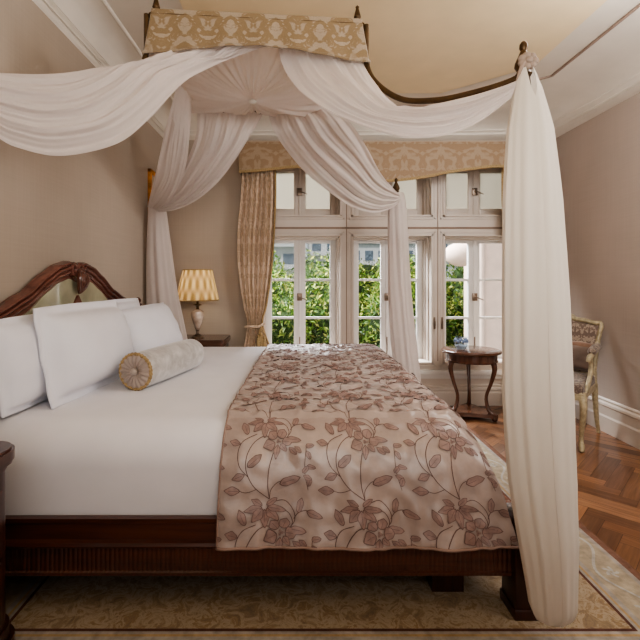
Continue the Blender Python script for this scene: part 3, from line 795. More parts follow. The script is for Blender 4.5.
def motif(o):
    # lily seen from the side
    for a, L, w in ((PI + .2, .05, .0095), (PI + .85, .046, .0125), (-PI / 2, .052, .0115), (-.8, .046, .0125), (-.2, .052, .0095), (.55, .034, .008), (PI - .5, .034, .008)):
        petal((.105 + .006 * math.cos(a), .236 + .006 * math.sin(a)), a, L, w, o)
    # open flower
    for a, L, w in ((2.3, .030, .015), (1.15, .032, .0155), (-.05, .030, .015), (-.95, .028, .009), (-1.75, .042, .0085), (-2.75, .038, .0165)):
        petal((.145 + .010 * math.cos(a), .168 + .010 * math.sin(a)), a, L, w, o, lift=.003)
    for a in (0, 2, 4): petal((.145, .168), a, .008, .0035, o, lift=.006)
    # stems
    ribbon([(.118, .012), (.078, .045), (.056, .085), (.055, .125), (.073, .162), (.10, .183), (.125, .18)], .0016, o)
    ribbon([(.118, .012), (.114, .05), (.118, .095), (.13, .135)], .0016, o)
    ribbon([(.140, -.008), (.166, -.022), (.176, -.044), (.172, -.062)], .0014, o)
    ribbon([(.128, .246), (.158, .25), (.180, .225), (.182, .198), (.168, .178)], .0014, o)
    ribbon([(.180, .203), (.192, .218), (.214, .224), (.232, .216)], .0014, o)
    ribbon([(.060, .072), (.036, .10), (.030, .138), (.044, .170), (.082, .190)], .0014, o)
    ribbon([(.118, .012), (.122, .036), (.14, .056), (.156, .06)], .0012, o)
    ribbon([(.085, .04), (.055, .03), (.03, .038)], .0012, o)
    # leaves
    for c, a, L, w in (((.168, .176), -.15, .044, .010), ((.192, .218), 1.25, .04, .0095), ((.214, .222), -.35, .045, .0105), ((.055, .188), 1.95, .046, .011), ((.036, .160), 2.9, .034, .010),
                       ((.058, .098), .7, .052, .012), ((.145, .052), .3, .062, .0125), ((.052, .078), 3.5, .038, .010), ((.04, .034), 3.1, .044, .0115), ((.196, .13), 2.4, .03, .008)):
        petal(c, a, L, w, o)
    # small sprig between the columns
    for k in range(7):
        c = (.222 + .014 * math.sin(k * 2.1), .045 + .018 * k); petal(c, 1.2 + 1.5 * math.sin(k * 1.7), .026, .0075, o)
    ribbon([(.222, .035), (.216, .09), (.226, .16)], .0011, o)
PX, PY = .312, .300
for i in range(-1, 4):
    for j in range(0, 9):
        o = (i * PX + .022, .145 + (j - 1) * PY)
        motif(o)
cloth = Mat('rose_satin'); v = cloth.coords()
cc_ = cloth.ramp(cloth.noise(v, 7, 4, .6), [(.3, (154, 136, 128)), (.7, (182, 163, 154))])
cloth.pbr(cc_, .3, 0, cloth.bump(cloth.noise(v, 40, 4), .14, .006), .7, .2)
fl1 = plain('mauve_petal_thread', (144, 119, 112), .36, var=.1, nscale=40); fl2 = plain('dark_stem_thread', (98, 72, 66), .55, var=.1); pipe = plain('rose_piping', (146, 120, 108), .5)
tag(link('bed_runner', m, [cloth.m, fl1, fl2, pipe], loc=(.2, 2.6, .67), ang=0), 'rose-taupe satin bed runner embroidered with mauve flowers, draped across the foot of the mattress', 'bed runner')

# ------------------------------------------------------------ pillows
def pillow_mb(w, h, t, flange=.03, seed=0, n=36):
    m = MB(); W2, H2 = w / 2, h / 2
    def side(sg):
        def fn(u, v):
            a, b = 2 * u - 1, 2 * v - 1
            fa = W2 / (W2 + flange); fb = H2 / (H2 + flange)
            ia, ib = min(1, abs(a) / fa), min(1, abs(b) / fb)
            prof_ = max(0, (1 - ia ** 2.6)) ** .48 * max(0, (1 - ib ** 2.6)) ** .48
            pin = (1 - .05 * a * a * b * b) - .035 * (1 - abs(b) ** 2) * (abs(a) ** 2); pin2 = (1 - .06 * a * a * b * b) - .03 * (1 - abs(a) ** 2) * (abs(b) ** 2)
            z = sg * (t / 2 * prof_ + .004) + .008 * nz(a * 2.5 + seed, b * 2.5, sg) * prof_
            cre = .006 * math.sin(9 * math.atan2(b, a) + seed) * (max(abs(a), abs(b)) ** 3) * (prof_ > 0)
            if prof_ == 0: z += .0025 * math.sin(9 * (a + b) + seed)
            return ((W2 + flange) * a * pin, (H2 + flange) * b * pin2, z + cre * sg)
        return fn
    A = m.grid(side(1), n, n); B = m.grid(side(-1), n, n)
    ra = [A[i][0] for i in range(n + 1)] + [A[n][j] for j in range(1, n + 1)] + [A[i][n] for i in range(n - 1, -1, -1)] + [A[0][j] for j in range(n - 1, 0, -1)]
    rb = [B[i][0] for i in range(n + 1)] + [B[n][j] for j in range(1, n + 1)] + [B[i][n] for i in range(n - 1, -1, -1)] + [B[0][j] for j in range(n - 1, 0, -1)]
    m.bridge(ra, rb, True); return m
def place_pillow(label, c, w, h, t, lean, yaw, roll=0, flange=.03, seed=0):
    mb = pillow_mb(w, h, t, flange, seed)
    # local x -> +Y, local y -> up, local z -> +X
    B = Matrix(((0, 0, 1), (1, 0, 0), (0, 1, 0))).to_4x4()
    M = Matrix.Translation(c) @ Matrix.Rotation(-yaw, 4, 'Z') @ Matrix.Rotation(-lean, 4, 'Y') @ Matrix.Rotation(roll, 4, 'X') @ B
    mb.xform(M); o = link('pillow', mb, T['pillow'], loc=(c[0], c[1], c[2] - h / 2), ang=0)
    tag(o, label, 'pillow', 'white pillows against the headboard'); return o
R = math.radians
place_pillow('white pillow at the far left edge of the picture, behind the big flanged pillow', (-1.135, 2.02, .862), .66, .35, .15, R(8), R(1), 0, .022, 3)
place_pillow('large white pillow with a wide flat border, in front nearest the camera', (-1.03, 2.205, .874), .67, .36, .27, R(11), R(4), 0, .045, 1)
place_pillow('white pillow mostly hidden behind the front two, its pointed corner under the carved crest', (-1.135, 2.86, .875), .70, .37, .13, R(9), R(2), 0, .025, 5)
place_pillow('white pillow at the far side of the bed, behind the bolster and beside the lamp', (-.985, 3.02, .855), .66, .36, .2, R(24), R(9), R(2), .012, 8)

# ------------------------------------------------------------ bolster
b0 = Vector((-.785, 2.16, .758)); b1 = Vector((-.64, 2.72, .758)); ax = (b1 - b0).normalized(); sd = Vector((0, 0, 1)).cross(ax).normalized()
root = thing('bolster_cushion', 'silvery grey round bolster cushion with gold piping lying before the pillows', 'cushion', (-.71, 2.44, .67), 0)
def bol(m, prof, n=48, rip=None):
    rings = []
    for r, s in prof: rings.append(m.ring([b0 + ax * s + (sd * math.cos(2 * PI * k / n) + Vector((0, 0, 1)) * math.sin(2 * PI * k / n)) * (r * (1 + (rip(k / n) if rip else 0))) for k in range(n)]))
    for a, b in zip(rings, rings[1:]): m.bridge(a, b, True)
    return rings
BL = (b1 - b0).length; m = MB(); rr = bol(m, [(.083, 0), (.087, .02), (.089, .1), (.09, .3), (.089, BL - .1), (.086, BL - .02), (.078, BL), (.03, BL + .012), (.001, BL + .014)])
silv = Mat('silver_velvet'); v = silv.coords(); silv.pbr(silv.ramp(silv.noise(v, 16, 5, .65, .5), [(.35, (164, 158, 154)), (.65, (204, 200, 197))]), .5, 0, silv.bump(silv.noise(v, 30, 3), .2, .004), .4, .5)
cov = link('cover', m, silv.m, root)
m = MB()
def bend(u, v):
    a = 2 * PI * v; r = .016 + .067 * u; o = -.003 - .010 * math.sin(PI * u) - .0035 * math.cos(17 * a) * (.4 + .6 * u)
    return b0 + ax * o + (sd * math.cos(a) + Vector((0, 0, 1)) * math.sin(a)) * r
m.grid(bend, 10, 170, None, True); link('pleated_end', m, plain('end_satin', (168, 152, 142), .5), root, ang=0)
m = MB(); 
pts = [b0 + (sd * math.cos(2 * PI * k / 60) + Vector((0, 0, 1)) * math.sin(2 * PI * k / 60)) * .084 for k in range(61)]
m.tube(pts, [.0098 if k % 2 else .007 for k in range(61)], 8, None); link('gold_piping', m, T['fringe'], root)
m = MB(); m.sphere(b0 - ax * .012, .018); link('button', m, plain('end_button', (180, 165, 154), .5), root)

# ------------------------------------------------------------ bedside tables and lamp
def nightstand(label, x0, x1, y0, y1, h, corner, wt):
    root = thing('nightstand', label, 'nightstand', ((x0 + x1) / 2, (y0 + y1) / 2, 0), 0)
    def rr(e, r, n=8):
        a, b, c, d = x0 - (0), x1 + e, y0 - e, y1 + e; P = [(a, c)]
        P += [(b - r + r * math.sin(PI / 2 * k / n), c + r - r * math.cos(PI / 2 * k / n)) for k in range(n + 1)]
        P += [(b - r + r * math.cos(PI / 2 * k / n), d - r + r * math.sin(PI / 2 * k / n)) for k in range(n + 1)]
        P += [(a, d)]; return P
    t = MB()
    for e, z0, z1 in ((.008, h - .065, h - .05), (.018, h - .05, h - .04), (.022, h - .04, h - .008), (.016, h - .008, h)): t.prism(rr(e, corner), z0, z1)
    link('tabletop', t, wt, root, ang=35)
    c = MB(); c.prism(rr(.004, corner), .07, h - .05); link('carcass', c, T['dark'], root, ang=35)
    b = MB(); b.prism(rr(.022, corner), 0, .09); b.prism(rr(.012, corner), .09, .13); b.prism(rr(.0, corner), .13, .16); link('plinth', b, T['dark'], root, ang=35)
    for k in range(2):
        z0 = .14 + k * (h - .24) / 2; z1 = z0 + (h - .27) / 2
        d = MB(); d.bbox((x1 - .004, y0 + corner, z0), (x1 + .014, y1 - corner, z1), .004); dd = link('drawer', d, wt, root)
        n_ = MB(); n_.sphere((x1 + .022, (y0 + y1) / 2, (z0 + z1) / 2), .014); link('knob', n_, T['bronze'], dd)
nightstand('dark wooden nightstand with a rounded top at the near left corner of the bed', XL + .04, -.908, .95, 1.43, .68, .075, T['dark2'])
nightstand('brown wooden bedside table carrying the lamp beyond the bed', XL + .04, -.66, 3.88, 4.25, .68, .04, T['walnut'])
lx, ly, lz = -.905, 4.03, .68
root = thing('table_lamp', 'lit table lamp with pleated gold shade and glass urn base', 'lamp', (lx, ly, lz))
k = 4.03 / F
m = MB(); m.lathe((lx, ly, lz), [(.055, 0), (.056, .008), (.045, .014), (.03, .018), (.034, .026), (.014, .036), (.011, .06), (.016, .066), (.022, .072)], 24); link('base', m, T['brass'], root)
urn = Mat('smoked_crystal'); v = urn.coords(); urn.pbr(urn.ramp(urn.noise(v, 18, 2), [(.3, (184, 160, 142)), (.7, (232, 216, 200))]), .12, .15, None, .8, 0, .6)
m = MB(); m.lathe((lx, ly, lz + .07), [(.012, 0), (.022, .012), (.034, .05), (.052, .1), (.06, .14), (.055, .165), (.036, .18), (.022, .186)], 28, None, lambda u, z: .02 * math.sin(u * 2 * PI * 14)); link('urn', m, urn.m, root)
m = MB(); m.lathe((lx, ly, lz + .255), [(.018, 0), (.012, .01), (.012, .03), (.024, .036), (.046, .04), (.024, .048), (.01, .052), (.009, .2)], 20); link('neck', m, T['bronze'], root)
shade = Mat('gold_pleated_silk')
tc = shade.n('ShaderNodeTexCoord'); sp = shade.n('ShaderNodeSeparateXYZ'); shade.l(tc.outputs['Object'], sp.inputs[0])
at = shade.n('ShaderNodeMath', operation='ARCTAN2'); shade.l(sp.outputs['Y'], at.inputs[0]); shade.l(sp.outputs['X'], at.inputs[1])
def smath(op, a, b=None):
    n_ = shade.n('ShaderNodeMath', operation=op)
    for i_, q in enumerate((a, b)):
        if q is None: continue
        if isinstance(q, (int, float)): n_.inputs[i_].default_value = q
        else: shade.l(q, n_.inputs[i_])
    return n_.outputs[0]
zz = smath('MULTIPLY', sp.outputs['Z'], 26.0)
s1 = smath('SINE', smath('ADD', smath('MULTIPLY', at.outputs[0], 15.0), zz)); s2 = smath('SINE', smath('SUBTRACT', smath('MULTIPLY', at.outputs[0], 15.0), zz))
pat = smath('MULTIPLY_ADD', smath('ADD', s1, s2), .25)
shade.nt.nodes[-1].inputs[2].default_value = .5
colr = shade.ramp(pat, [(.15, (196, 164, 112)), (.55, (232, 206, 156)), (.9, (255, 240, 200))])
d_ = shade.n('ShaderNodeBsdfDiffuse'); shade.l(colr, d_.inputs[0]); t_ = shade.n('ShaderNodeBsdfTranslucent'); shade.l(colr, t_.inputs[0])
mx = shade.n('ShaderNodeMixShader'); mx.inputs[0].default_value = .55; shade.l(d_.outputs[0], mx.inputs[1]); shade.l(t_.outputs[0], mx.inputs[2]); shade.l(mx.outputs[0], shade.out.inputs['Surface'])
zb, zt = 1.2 - 20 * k, 1.2 + 10 * k
m = MB(); NP = 240
rings = []
for j in range(13):
    t = j / 12; r = .185 + (.128 - .185) * t
    rings.append(m.ring([(lx + (r + .004 * math.sin(2 * PI * 30 * q / NP)) * math.cos(2 * PI * q / NP), ly + (r + .004 * math.sin(2 * PI * 30 * q / NP)) * math.sin(2 * PI * q / NP), zb + (zt - zb) * t) for q in range(NP)]))
for a, b in zip(rings, rings[1:]): m.bridge(a, b, True)
sh = link('lamp_shade', m, shade.m, root, ang=0)
m = MB()
for z, r in ((zb, .186), (zt, .129)):
    m = MB(); m.tube([(lx + r * math.cos(2 * PI * q / 40), ly + r * math.sin(2 * PI * q / 40), z) for q in range(41)], .005, 6); link('shade_trim', m, T['fringe'], sh)
m = MB(); m.sphere((lx, ly, 1.15), .028)
bulb = Mat('bulb_glow'); e = bulb.n('ShaderNodeEmission'); e.inputs[0].default_value = (1, .72, .36, 1); e.inputs[1].default_value = 6; bulb.l(e.outputs[0], bulb.out.inputs['Surface']); link('bulb', m, bulb.m, root)

# ------------------------------------------------------------ picture on the left wall
root = thing('picture_frame', 'narrow gold picture frame on the wall behind the far bed curtain', 'picture', (XL, 4.0, 1.4))
y0, y1, z0, z1 = 3.80, 4.24, 1.39, 2.15
m = MB()
for a, b in (((XL, y0, z0), (XL + .03, y0 + .035, z1)), ((XL, y1 - .035, z0), (XL + .03, y1, z1)), ((XL, y0, z0), (XL + .03, y1, z0 + .035)), ((XL, y0, z1 - .035), (XL + .03, y1, z1))): m.bbox(a, b, .006)
link('frame', m, T['gold'], root)
m = MB(); m.box((XL, y0 + .03, z0 + .03), (XL + .012, y1 - .03, z1 - .03)); link('mount', m, plain('mount_card', (196, 176, 152), .7), root)

# ------------------------------------------------------------ window curtains and pelmet
def wcurtain(left, right, name, label, d, k, seed):
    root = thing(name, label, 'curtain', W((left[-1][0] + right[-1][0]) / 2, left[-1][1], d), 0)
    nu, nv = 70, 110; A = cr([W(x, y, d) for x, y in left], nu); B = cr([W(x, y, d) for x, y in right], nu); m = MB()
    def fn(u, v):
        i = int(round(u * nu)); p = A[i].lerp(B[i], v); w = (B[i] - A[i]).length
        ph = 2 * PI * k * v + .9 * nz(u * 2, v * 3, seed)
        return p + Vector((.004 * math.cos(ph), -.021 * math.sin(ph) * min(1, w / .3) - .012 * math.sin(2.3 * ph + u * 2), 0))
    m.grid(fn, nu, nv); link('drape', m, T['curtain'], root, ang=0)
    return root, A, B
cl = W(0, 418, 4.15).z
root, A, B = wcurtain([(242, 168), (240, 200), (237, 235), (238, 270), (243, 305), (247, 324), (243, 350), (240, 380), (239, 407)],
                      [(275, 168), (275, 200), (273.5, 235), (271, 270), (266, 305), (262, 324), (270, 350), (274, 380), (275, 407)], 'window_curtain', 'gold damask curtain drawn back left of the windows with tassel tieback', 4.15, 7, 1)
m = MB(); m.tube([p + Vector((.004, -.01, 0)) for p in B], .009, 6); link('fringe', m, T['fringe'], root)
m = MB(); c = W(254.5, 325, 4.12); m.tube([c + Vector((-.085, .0, -.02)), c + Vector((-.03, -.045, -.005)), c + Vector((.04, -.045, -.012)), c + Vector((.085, 0, .01))], .012, 8); link('tieback', m, T['curtain'], root)
m = MB(); c = W(261, 327, 4.08)
for dx in (0, .03, -.02):
    m.tube([c + Vector((0, 0, .0)), c + Vector((dx, -.005, -.06))], .006, 6); m.lathe(c + Vector((dx, -.005, -.17 - abs(dx))), [(.02, 0), (.022, .03), (.017, .08), (.012, .09), (.017, .1), (.012, .115), (.004, .12)], 12)
link('tassel', m, T['fringe'], root)
root, A, B = wcurtain([(502.5, 160), (502.5, 200), (505, 240), (508, 280), (514, 324), (509, 360), (508, 407)], [(535, 160), (536, 200), (537, 240), (536, 280), (528, 324), (534, 360), (536, 407)], 'window_curtain', 'gold damask curtain at the right end of the windows, mostly behind the ivory bed curtain', 4.15, 6, 4)
m = MB(); m.tube([p + Vector((-.004, -.01, 0)) for p in A], .010, 6); link('fringe', m, T['fringe'], root)
root = thing('window_pelmet', 'tan damask pelmet with gold edging and wavy hem above the windows', 'pelmet', W(385, 170, 4.1))
dP = 4.06
hemp = cr([W(x, y, dP) for x, y in ((239, 172), (255, 171), (275, 169), (297, 167), (320, 169), (345, 174), (368, 179), (385, 181), (402, 180), (425, 177), (450, 172), (475, 168.5), (500, 166.5), (532, 170))], 100)
zt = W(0, 141.5, dP).z
m = MB()
m.grid(lambda u, v: Vector((hemp[int(round(u * 100))].x, dP - .01 * v + .003 * math.sin(u * 50) * v, zt + (hemp[int(round(u * 100))].z - zt) * v)), 100, 8)
x0, x1 = hemp[0].x, hemp[-1].x
m.box((x0, dP, zt - .012), (x1, YB, zt)); m.box((x0, dP, hemp[0].z), (x0 + .01, YB - .01, zt)); m.box((x1 - .01, dP, hemp[-1].z), (x1, YB - .01, zt))
link('valance', m, T['pelmet'], root)
m = MB(); m.tube([p + Vector((0, -.012, 0)) for p in hemp], .011, 6, None, (.7, 1.3)); link('gold_edging', m, T['fringe'], root)

# ------------------------------------------------------------ round table with candle glass
tx, ty = 1.52, 3.93; q = ty / F; th = .592
root = thing('side_table', 'small round polished wooden side table with three curved legs below the right window', 'table', (tx, ty, 0))
m = MB(); m.lathe((tx, ty, th - .03), [(.235, 0), (.246, .006), (.25, .014), (.248, .024), (.24, .03)], 48); link('tabletop', m, T['walnut'], root)
m = MB(); m.lathe((tx, ty, th - .1), [(.215, 0), (.222, .006), (.222, .012), (.216, .016), (.216, .07)], 48); link('apron', m, T['walnut_z'], root)
for a in (math.radians(195), math.radians(315), math.radians(75)):
    ca, sa = math.cos(a), math.sin(a); m = MB()
    pts = cr([(tx + ca * r, ty + sa * r, z) for r, z in ((.19, th - .09), (.205, .44), (.175, .32), (.135, .20), (.15, .10), (.195, .05), (.215, .045))], 24)
    m.tube(pts, [.026 - .012 * math.sin(PI * k / 24 * .9) for k in range(25)], 10); m.sphere((tx + ca * .205, ty + sa * .205, .022), (.026, .026, .022))
    link('leg', m, T['walnut_z'], root)
m = MB(); poly = []
for j in range(3):
    a = math.radians((195, 315, 435)[j]); b = math.radians((315, 435, 555)[j])
    poly.append((tx + .235 * math.cos(a), ty + .235 * math.sin(a)))
    for t in (.2, .4, .6, .8):
        an = a + (b - a) * t; rr_ = .235 - .115 * math.sin(PI * t) ** .8; poly.append((tx + rr_ * math.cos(an), ty + rr_ * math.sin(an)))
m.prism(poly, .03, .062); link('lower_shelf', m, T['walnut'], root)
vx, vy = (461 - CX) * 3.88 / F, 3.88
root = thing('candle_glass', 'small round blue and clear glass candle bowl on the round side table', 'candle holder', (vx, vy, th))
cg = glass('clear_bowl_glass', (236, 242, 246), .16, .05)
m = MB(); m.lathe((vx, vy, th), [(.03, 0), (.046, .012), (.058, .05), (.056, .085), (.046, .115), (.043, .115), (.052, .083), (.054, .05), (.04, .016), (.0, .01)], 28); link('bowl', m, cg, root)
m = MB(); m.lathe((vx, vy, th + .012), [(.034, 0), (.045, .02), (.046, .03), (.0, .032)], 24); link('wax', m, plain('white_wax', (222, 226, 230), .5), root)
m = MB()
for j in range(16):
    a = 2 * PI * j / 16; m.sphere((vx + .051 * math.cos(a), vy + .051 * math.sin(a), th + .084 + .007 * math.sin(j * 2.4)), (.011, .011, .014))
link('blue_band', m, plain('blue_flowers', (110, 128, 160), .5, var=.25, nscale=60), root)

# ------------------------------------------------------------ armchair
arm = thing('armchair', 'gilded carved armchair with grey floral upholstery by the right wall', 'armchair', (2.0, 3.45, 0), R(-45))
arm.scale = (.88, 1, 1)
def P_(name, mb, mat, parent=None, ang=40): return link(name, mb, mat, parent or arm, local=True, ang=ang)
for sx in (-1, 1):
    m = MB()
    pts = cr([(sx * .245, -.235, .40), (sx * .265, -.262, .33), (sx * .258, -.255, .22), (sx * .243, -.235, .10), (sx * .25, -.25, .035), (sx * .252, -.258, .012)], 20)
    m.tube(pts, [.034 - .018 * min(1, k / 15) + (.006 if k > 17 else 0) for k in range(21)], 10); m.sphere((sx * .252, -.256, .014), (.02, .024, .014)); P_('leg', m, T['gilt'])
    m = MB()
    pts = cr([(sx * .225, .22, .40), (sx * .23, .235, .28), (sx * .235, .25, .14), (sx * .24, .285, .03), (sx * .24, .292, .01)], 16)
    m.tube(pts, [.028 - .011 * min(1, k / 13) for k in range(17)], 10); m.sphere((sx * .24, .29, .013), (.018, .02, .013)); P_('leg', m, T['gilt'])
m = MB()
def seat_out(e, n=10):
    P = []
    for x0, y0, x1, y1 in ((-.27 - e, -.27 - e, .27 + e, -.27 - e), (.27 + e, -.27 - e, .24 + e, .25), (.24 + e, .25, -.24 - e, .25), (-.24 - e, .25, -.27 - e, -.27 - e)):
        for k in range(n):
            t = k / n; bow = (.02 * math.sin(PI * t) if y0 < 0 and y1 < 0 else 0); P.append((x0 + (x1 - x0) * t, y0 + (y1 - y0) * t - bow))
    return P
m.prism(seat_out(0), .36, .405)
for sx in (-.1, 0, .1): m.sphere((sx, -.29, .375), (.05, .014, .022))
P_('seat_frame', m, T['gilt'])
m = MB(); so = seat_out(-.008); rings = [m.ring([(x * s_, y * s_, z) for x, y in so]) for s_, z in ((1, .40), (1.0, .425), (.985, .447), (.93, .463), (.75, .474), (.4, .48), (.02, .482))]
for a, b in zip(rings, rings[1:]): m.bridge(a, b, True)
m.face(rings[-1]); P_('seat', m, T['tapestry_s'])
# back, leaning
def bk(x, z, o=0): t = (z - .42) / .46; return (x, .24 + .10 * t + .02 * t * t + o, z)
outl = [(-.215, .46), (-.222, .6), (-.235, .74), (-.25, .85), (-.2, .855), (-.12, .872), (-.05, .88), (0, .892), (.05, .88), (.12, .872), (.2, .855), (.25, .85), (.235, .74), (.222, .6), (.215, .46)]
oc = [(v.x, v.y) for v in cr([(a, b, 0) for a, b in outl], 70)]
m = MB(); m.tube([bk(x, z) for x, z in oc] , [.021] * 71, 10, None, (.9, 1)); m.tube([bk(-.215, .46), bk(.215, .46)], .018, 10)
for sx in (-1, 1): m.tube([bk(sx * .218, .48), (sx * .225, .225, .39)], .022, 10)
m.sphere(bk(0, .898), (.045, .018, .024)); P_('back_frame', m, T['gilt'])
m = MB()
inn = [(x * .90, .47 + (z - .46) * .92) for x, z in oc]
for o_, sg in ((-.028, 1), (.02, -1)):
    rings = [m.ring([bk(x * s_, .66 + (z - .66) * s_, o_ * k_) for x, z in inn]) for s_, k_ in ((1.04, 0), (.98, .5), (.85, .85), (.5, 1), (.02, 1.05))]
    for a, b in zip(rings, rings[1:]): m.bridge(a, b, True)
P_('back_pad', m, T['tapestry'])
for sx in (-1, 1):
    m = MB()
    m.tube(cr([bk(sx * .225, .70, 0), (sx * .262, .16, .69), (sx * .275, .04, .675), (sx * .275, -.08, .655), (sx * .27, -.125, .64), (sx * .265, -.13, .615)], 20), [.018] * 17 + [.02, .022, .02, .016], 10)
    m.tube(cr([(sx * .27, -.10, .645), (sx * .272, -.075, .58), (sx * .268, -.10, .50), (sx * .262, -.15, .43), (sx * .26, -.16, .40)], 14), .018, 10)
    ao = P_('arm', m, T['gilt'])
    m = MB(); m.tube(cr([(sx * .268, .13, .695), (sx * .275, .05, .70), (sx * .276, -.07, .68), (sx * .272, -.09, .672)], 10), [.012] + [.034] * 9 + [.014], 12, None, (1, .8)); P_('arm_pad', m, T['tapestry_s'], ao)
# cushion standing on the seat
root = thing('lumbar_cushion', 'small brown velvet cushion with a rust top band resting on the gilded armchair', 'cushion', (2.0, 3.45, .485), R(-45))
mb = pillow_mb(.36, .19, .10, .006, 4, 24)
mb.xform(Matrix.Translation((.02, .17, .115)) @ Matrix.Rotation(R(-12), 4, 'X') @ Matrix.Rotation(R(90), 4, 'X'))
OFF[root.name] = Vector((2.0, 3.45, .485)); link('cover', mb, T['brown_v'], root, local=True, ang=0)
mb = MB(); mb.grid(lambda u, v: (-.165 + .37 * u, .19 - .055 * math.cos((v - .5) * PI) * 1.05 - .012, .155 + .07 * (v ** .9)), 16, 10); 
mb2 = MB(); mb2.tube([(-.165 + .37 * k / 16, .192, .2) for k in range(17)], [.018 + .016 * min(1, 4 * min(k, 16 - k) / 16) for k in range(17)], 14)
link('rust_band', mb2, T['rust'], root, local=True)

# ------------------------------------------------------------ rug
rx1, ry0 = 1.383, 1.275; rx0, ry1 = -1.24, 3.86
gold_field = Mat('rug_field'); v = gold_field.coords(scale=(1, 1, 1)); f = gold_field.noise(v, 17, 6, .72, .8); g2 = gold_field.noise(v, 160, 2)
cf = gold_field.ramp(f, [(.34, (120, 102, 84)), (.45, (146, 124, 96)), (.52, (166, 150, 130)), (.58, (144, 120, 88)), (.7, (122, 102, 86))])
gold_field.pbr(cf, .95, 0, gold_field.bump(g2, .5, .004), .1, .2)
def rugmat(n, c): return plain(n, c, .95, var=.10, nscale=30, bump=.5, bscale=180, spec=.1)
MB_ = MB(); mats = [gold_field.m, rugmat('rug_rust', (118, 88, 74)), rugmat('rug_grey', (156, 148, 140)), rugmat('rug_beige', (162, 149, 130)), rugmat('rug_maroon', (92, 64, 56)), rugmat('rug_vine', (172, 166, 158)), rugmat('rug_gold', (166, 140, 104))]
bands = [(0, .035, 1), (.035, .055, 2), (.055, .192, 3), (.192, .212, 2), (.212, .222, 6), (.222, .234, 2), (.234, .246, 4)]
zr = .014; m = MB_
m.box((rx0, ry0, 0.001), (rx1, ry1, zr - .002), 1)
def rect(e): return [(rx0 + e, ry0 + e), (rx1 - e, ry0 + e), (rx1 - e, ry1 - e), (rx0 + e, ry1 - e)]
for a, b, mi in bands:
    A = m.ring([(x, y, zr) for x, y in rect(a)]); B = m.ring([(x, y, zr) for x, y in rect(b)]); m.bridge(A, B, True, mi)
A = m.ring([(x, y, zr) for x, y in rect(.246)]); m.face(A, 0)
def vine(o, dx, dy, length):
    n_ = int(length / .01); P = []
    def pos(s, w): return Vector((o[0] + dx[0] * s + dy[0] * w, o[1] + dx[1] * s + dy[1] * w, zr + .0015))
    def wv(s): return .124 + .046 * math.sin(2 * PI * s / .42)
    def rib(fn, w, s0, s1, n=40, mi=5):
        pts = [fn(s0 + (s1 - s0) * k / n) for k in range(n + 1)]; L1 = []; L2 = []
        for k, p in enumerate(pts):
            t = (pts[min(k + 1, n)] - pts[max(k - 1, 0)]); t = t.normalized() if t.length else Vector((1, 0, 0)); q = Vector((-t.y, t.x, 0)) * w
            L1.append(m.vert(p + q)); L2.append(m.vert(p - q))
        for k in range(n): m.face((L1[k], L1[k + 1], L2[k + 1], L2[k]), mi)
    rib(lambda s: pos(s, wv(s)), .006, .06, length - .06, int(length / .02))
    s = .1
    while s < length - .12:
        sg = 1 if math.sin(2 * PI * s / .42) > 0 else -1
        for kk in range(5):
            a0 = kk * 1.25; c = (s + .02, .124 - sg * .012)
            rib(lambda t: pos(c[0] + .034 * t * math.cos(a0 + t), c[1] + .028 * t * math.sin(a0 + t)), .006, .15, 1, 6)
        s += .21
vine((rx1, ry0), (0, 1), (-1, 0), ry1 - ry0); vine((rx0, ry0), (1, 0), (0, 1), rx1 - rx0)
tag(link('area_rug', m, mats, loc=(0, 2.5, 0), smooth=False), 'large beige and gold patterned rug with vine border under the bed', 'rug')

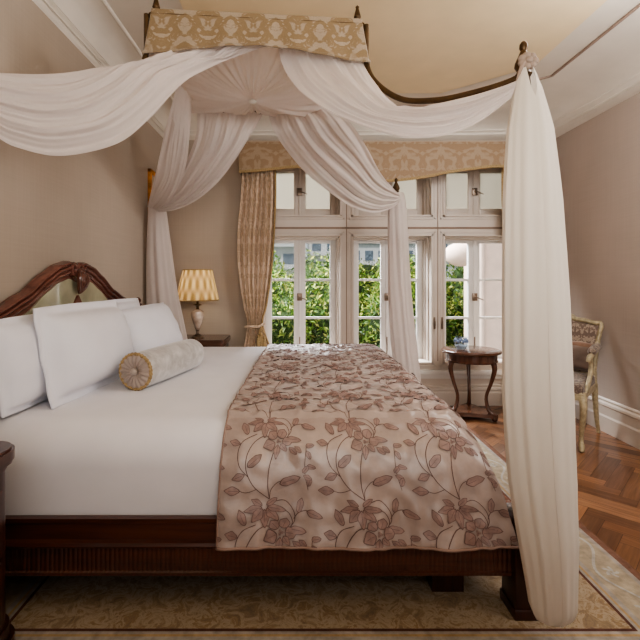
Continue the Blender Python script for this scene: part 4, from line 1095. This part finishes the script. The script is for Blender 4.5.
# ================================================================== LIGHT
sc = bpy.context.scene
w = bpy.data.worlds.new('sky'); sc.world = w; w.use_nodes = True; nt = w.node_tree; nt.nodes.clear()
ob = nt.nodes.new('ShaderNodeOutputWorld'); bg = nt.nodes.new('ShaderNodeBackground'); bg.inputs[0].default_value = (.86, .93, 1, 1); bg.inputs[1].default_value = .75
nt.links.new(bg.outputs[0], ob.inputs[0])
def lamp(name, kind, loc, energy, color, size=None, to=None, sy=None, angle=None):
    l = bpy.data.lights.new(name, kind); l.energy = energy; l.color = color
    if kind == 'AREA':
        l.shape = 'RECTANGLE'; l.size = size; l.size_y = sy or size
    if kind == 'POINT': l.shadow_soft_size = size
    if kind == 'SUN': l.angle = angle
    o = bpy.data.objects.new(name, l); COL.objects.link(o); o.location = loc
    if to is not None: o.rotation_euler = (Vector(to) - Vector(loc)).to_track_quat('-Z', 'Y').to_euler()
    return o
lamp('sun_light', 'SUN', (0, 0, 8), 2.3, (1, .97, .90), to=(2.5, 6, -1), angle=.05)
lamp('sky_light', 'AREA', (-.8, 7.4, 4.6), 2700, (.94, .97, 1), 4.0, to=(.6, 3.0, .7), sy=2.4)
lamp('ceiling_bounce', 'AREA', (.3, -.2, 1.7), 46, (1, .97, .93), 1.6, to=(.5, 1.1, 2.9))
lamp('front_light', 'AREA', (.5, -4.3, 1.5), 38, (1, .98, .97), 3.2, to=(.5, 3, 1.5), sy=2.2)
lamp('side_light', 'AREA', (2.3, 1.25, 1.9), 30, (1, .97, .95), 1.0, to=(-1.2, 2.8, 1.4), sy=1.0)
lamp('room_light', 'AREA', (1.6, 2.0, 2.66), 36, (1, .97, .95), .9, to=(.7, 4.3, .9), sy=.6)
lamp('bedside_bulb', 'POINT', (lx, ly, 1.15), 8, (1, .84, .58), .03)

cam = bpy.data.cameras.new('camera'); co = bpy.data.objects.new('camera', cam); COL.objects.link(co)
co.location = (0, 0, CH); co.rotation_euler = (PI / 2, 0, 0)
cam.sensor_width = 36; cam.lens = F / 640 * 36; cam.shift_x = (320 - CX) / 640; cam.shift_y = (CY - 320) / 640
cam.clip_start = .05; cam.clip_end = 200
sc.camera = co
sc.view_settings.view_transform = 'AgX'; sc.view_settings.look = 'AgX - Medium High Contrast'; sc.view_settings.exposure = -.2; sc.view_settings.gamma = 1
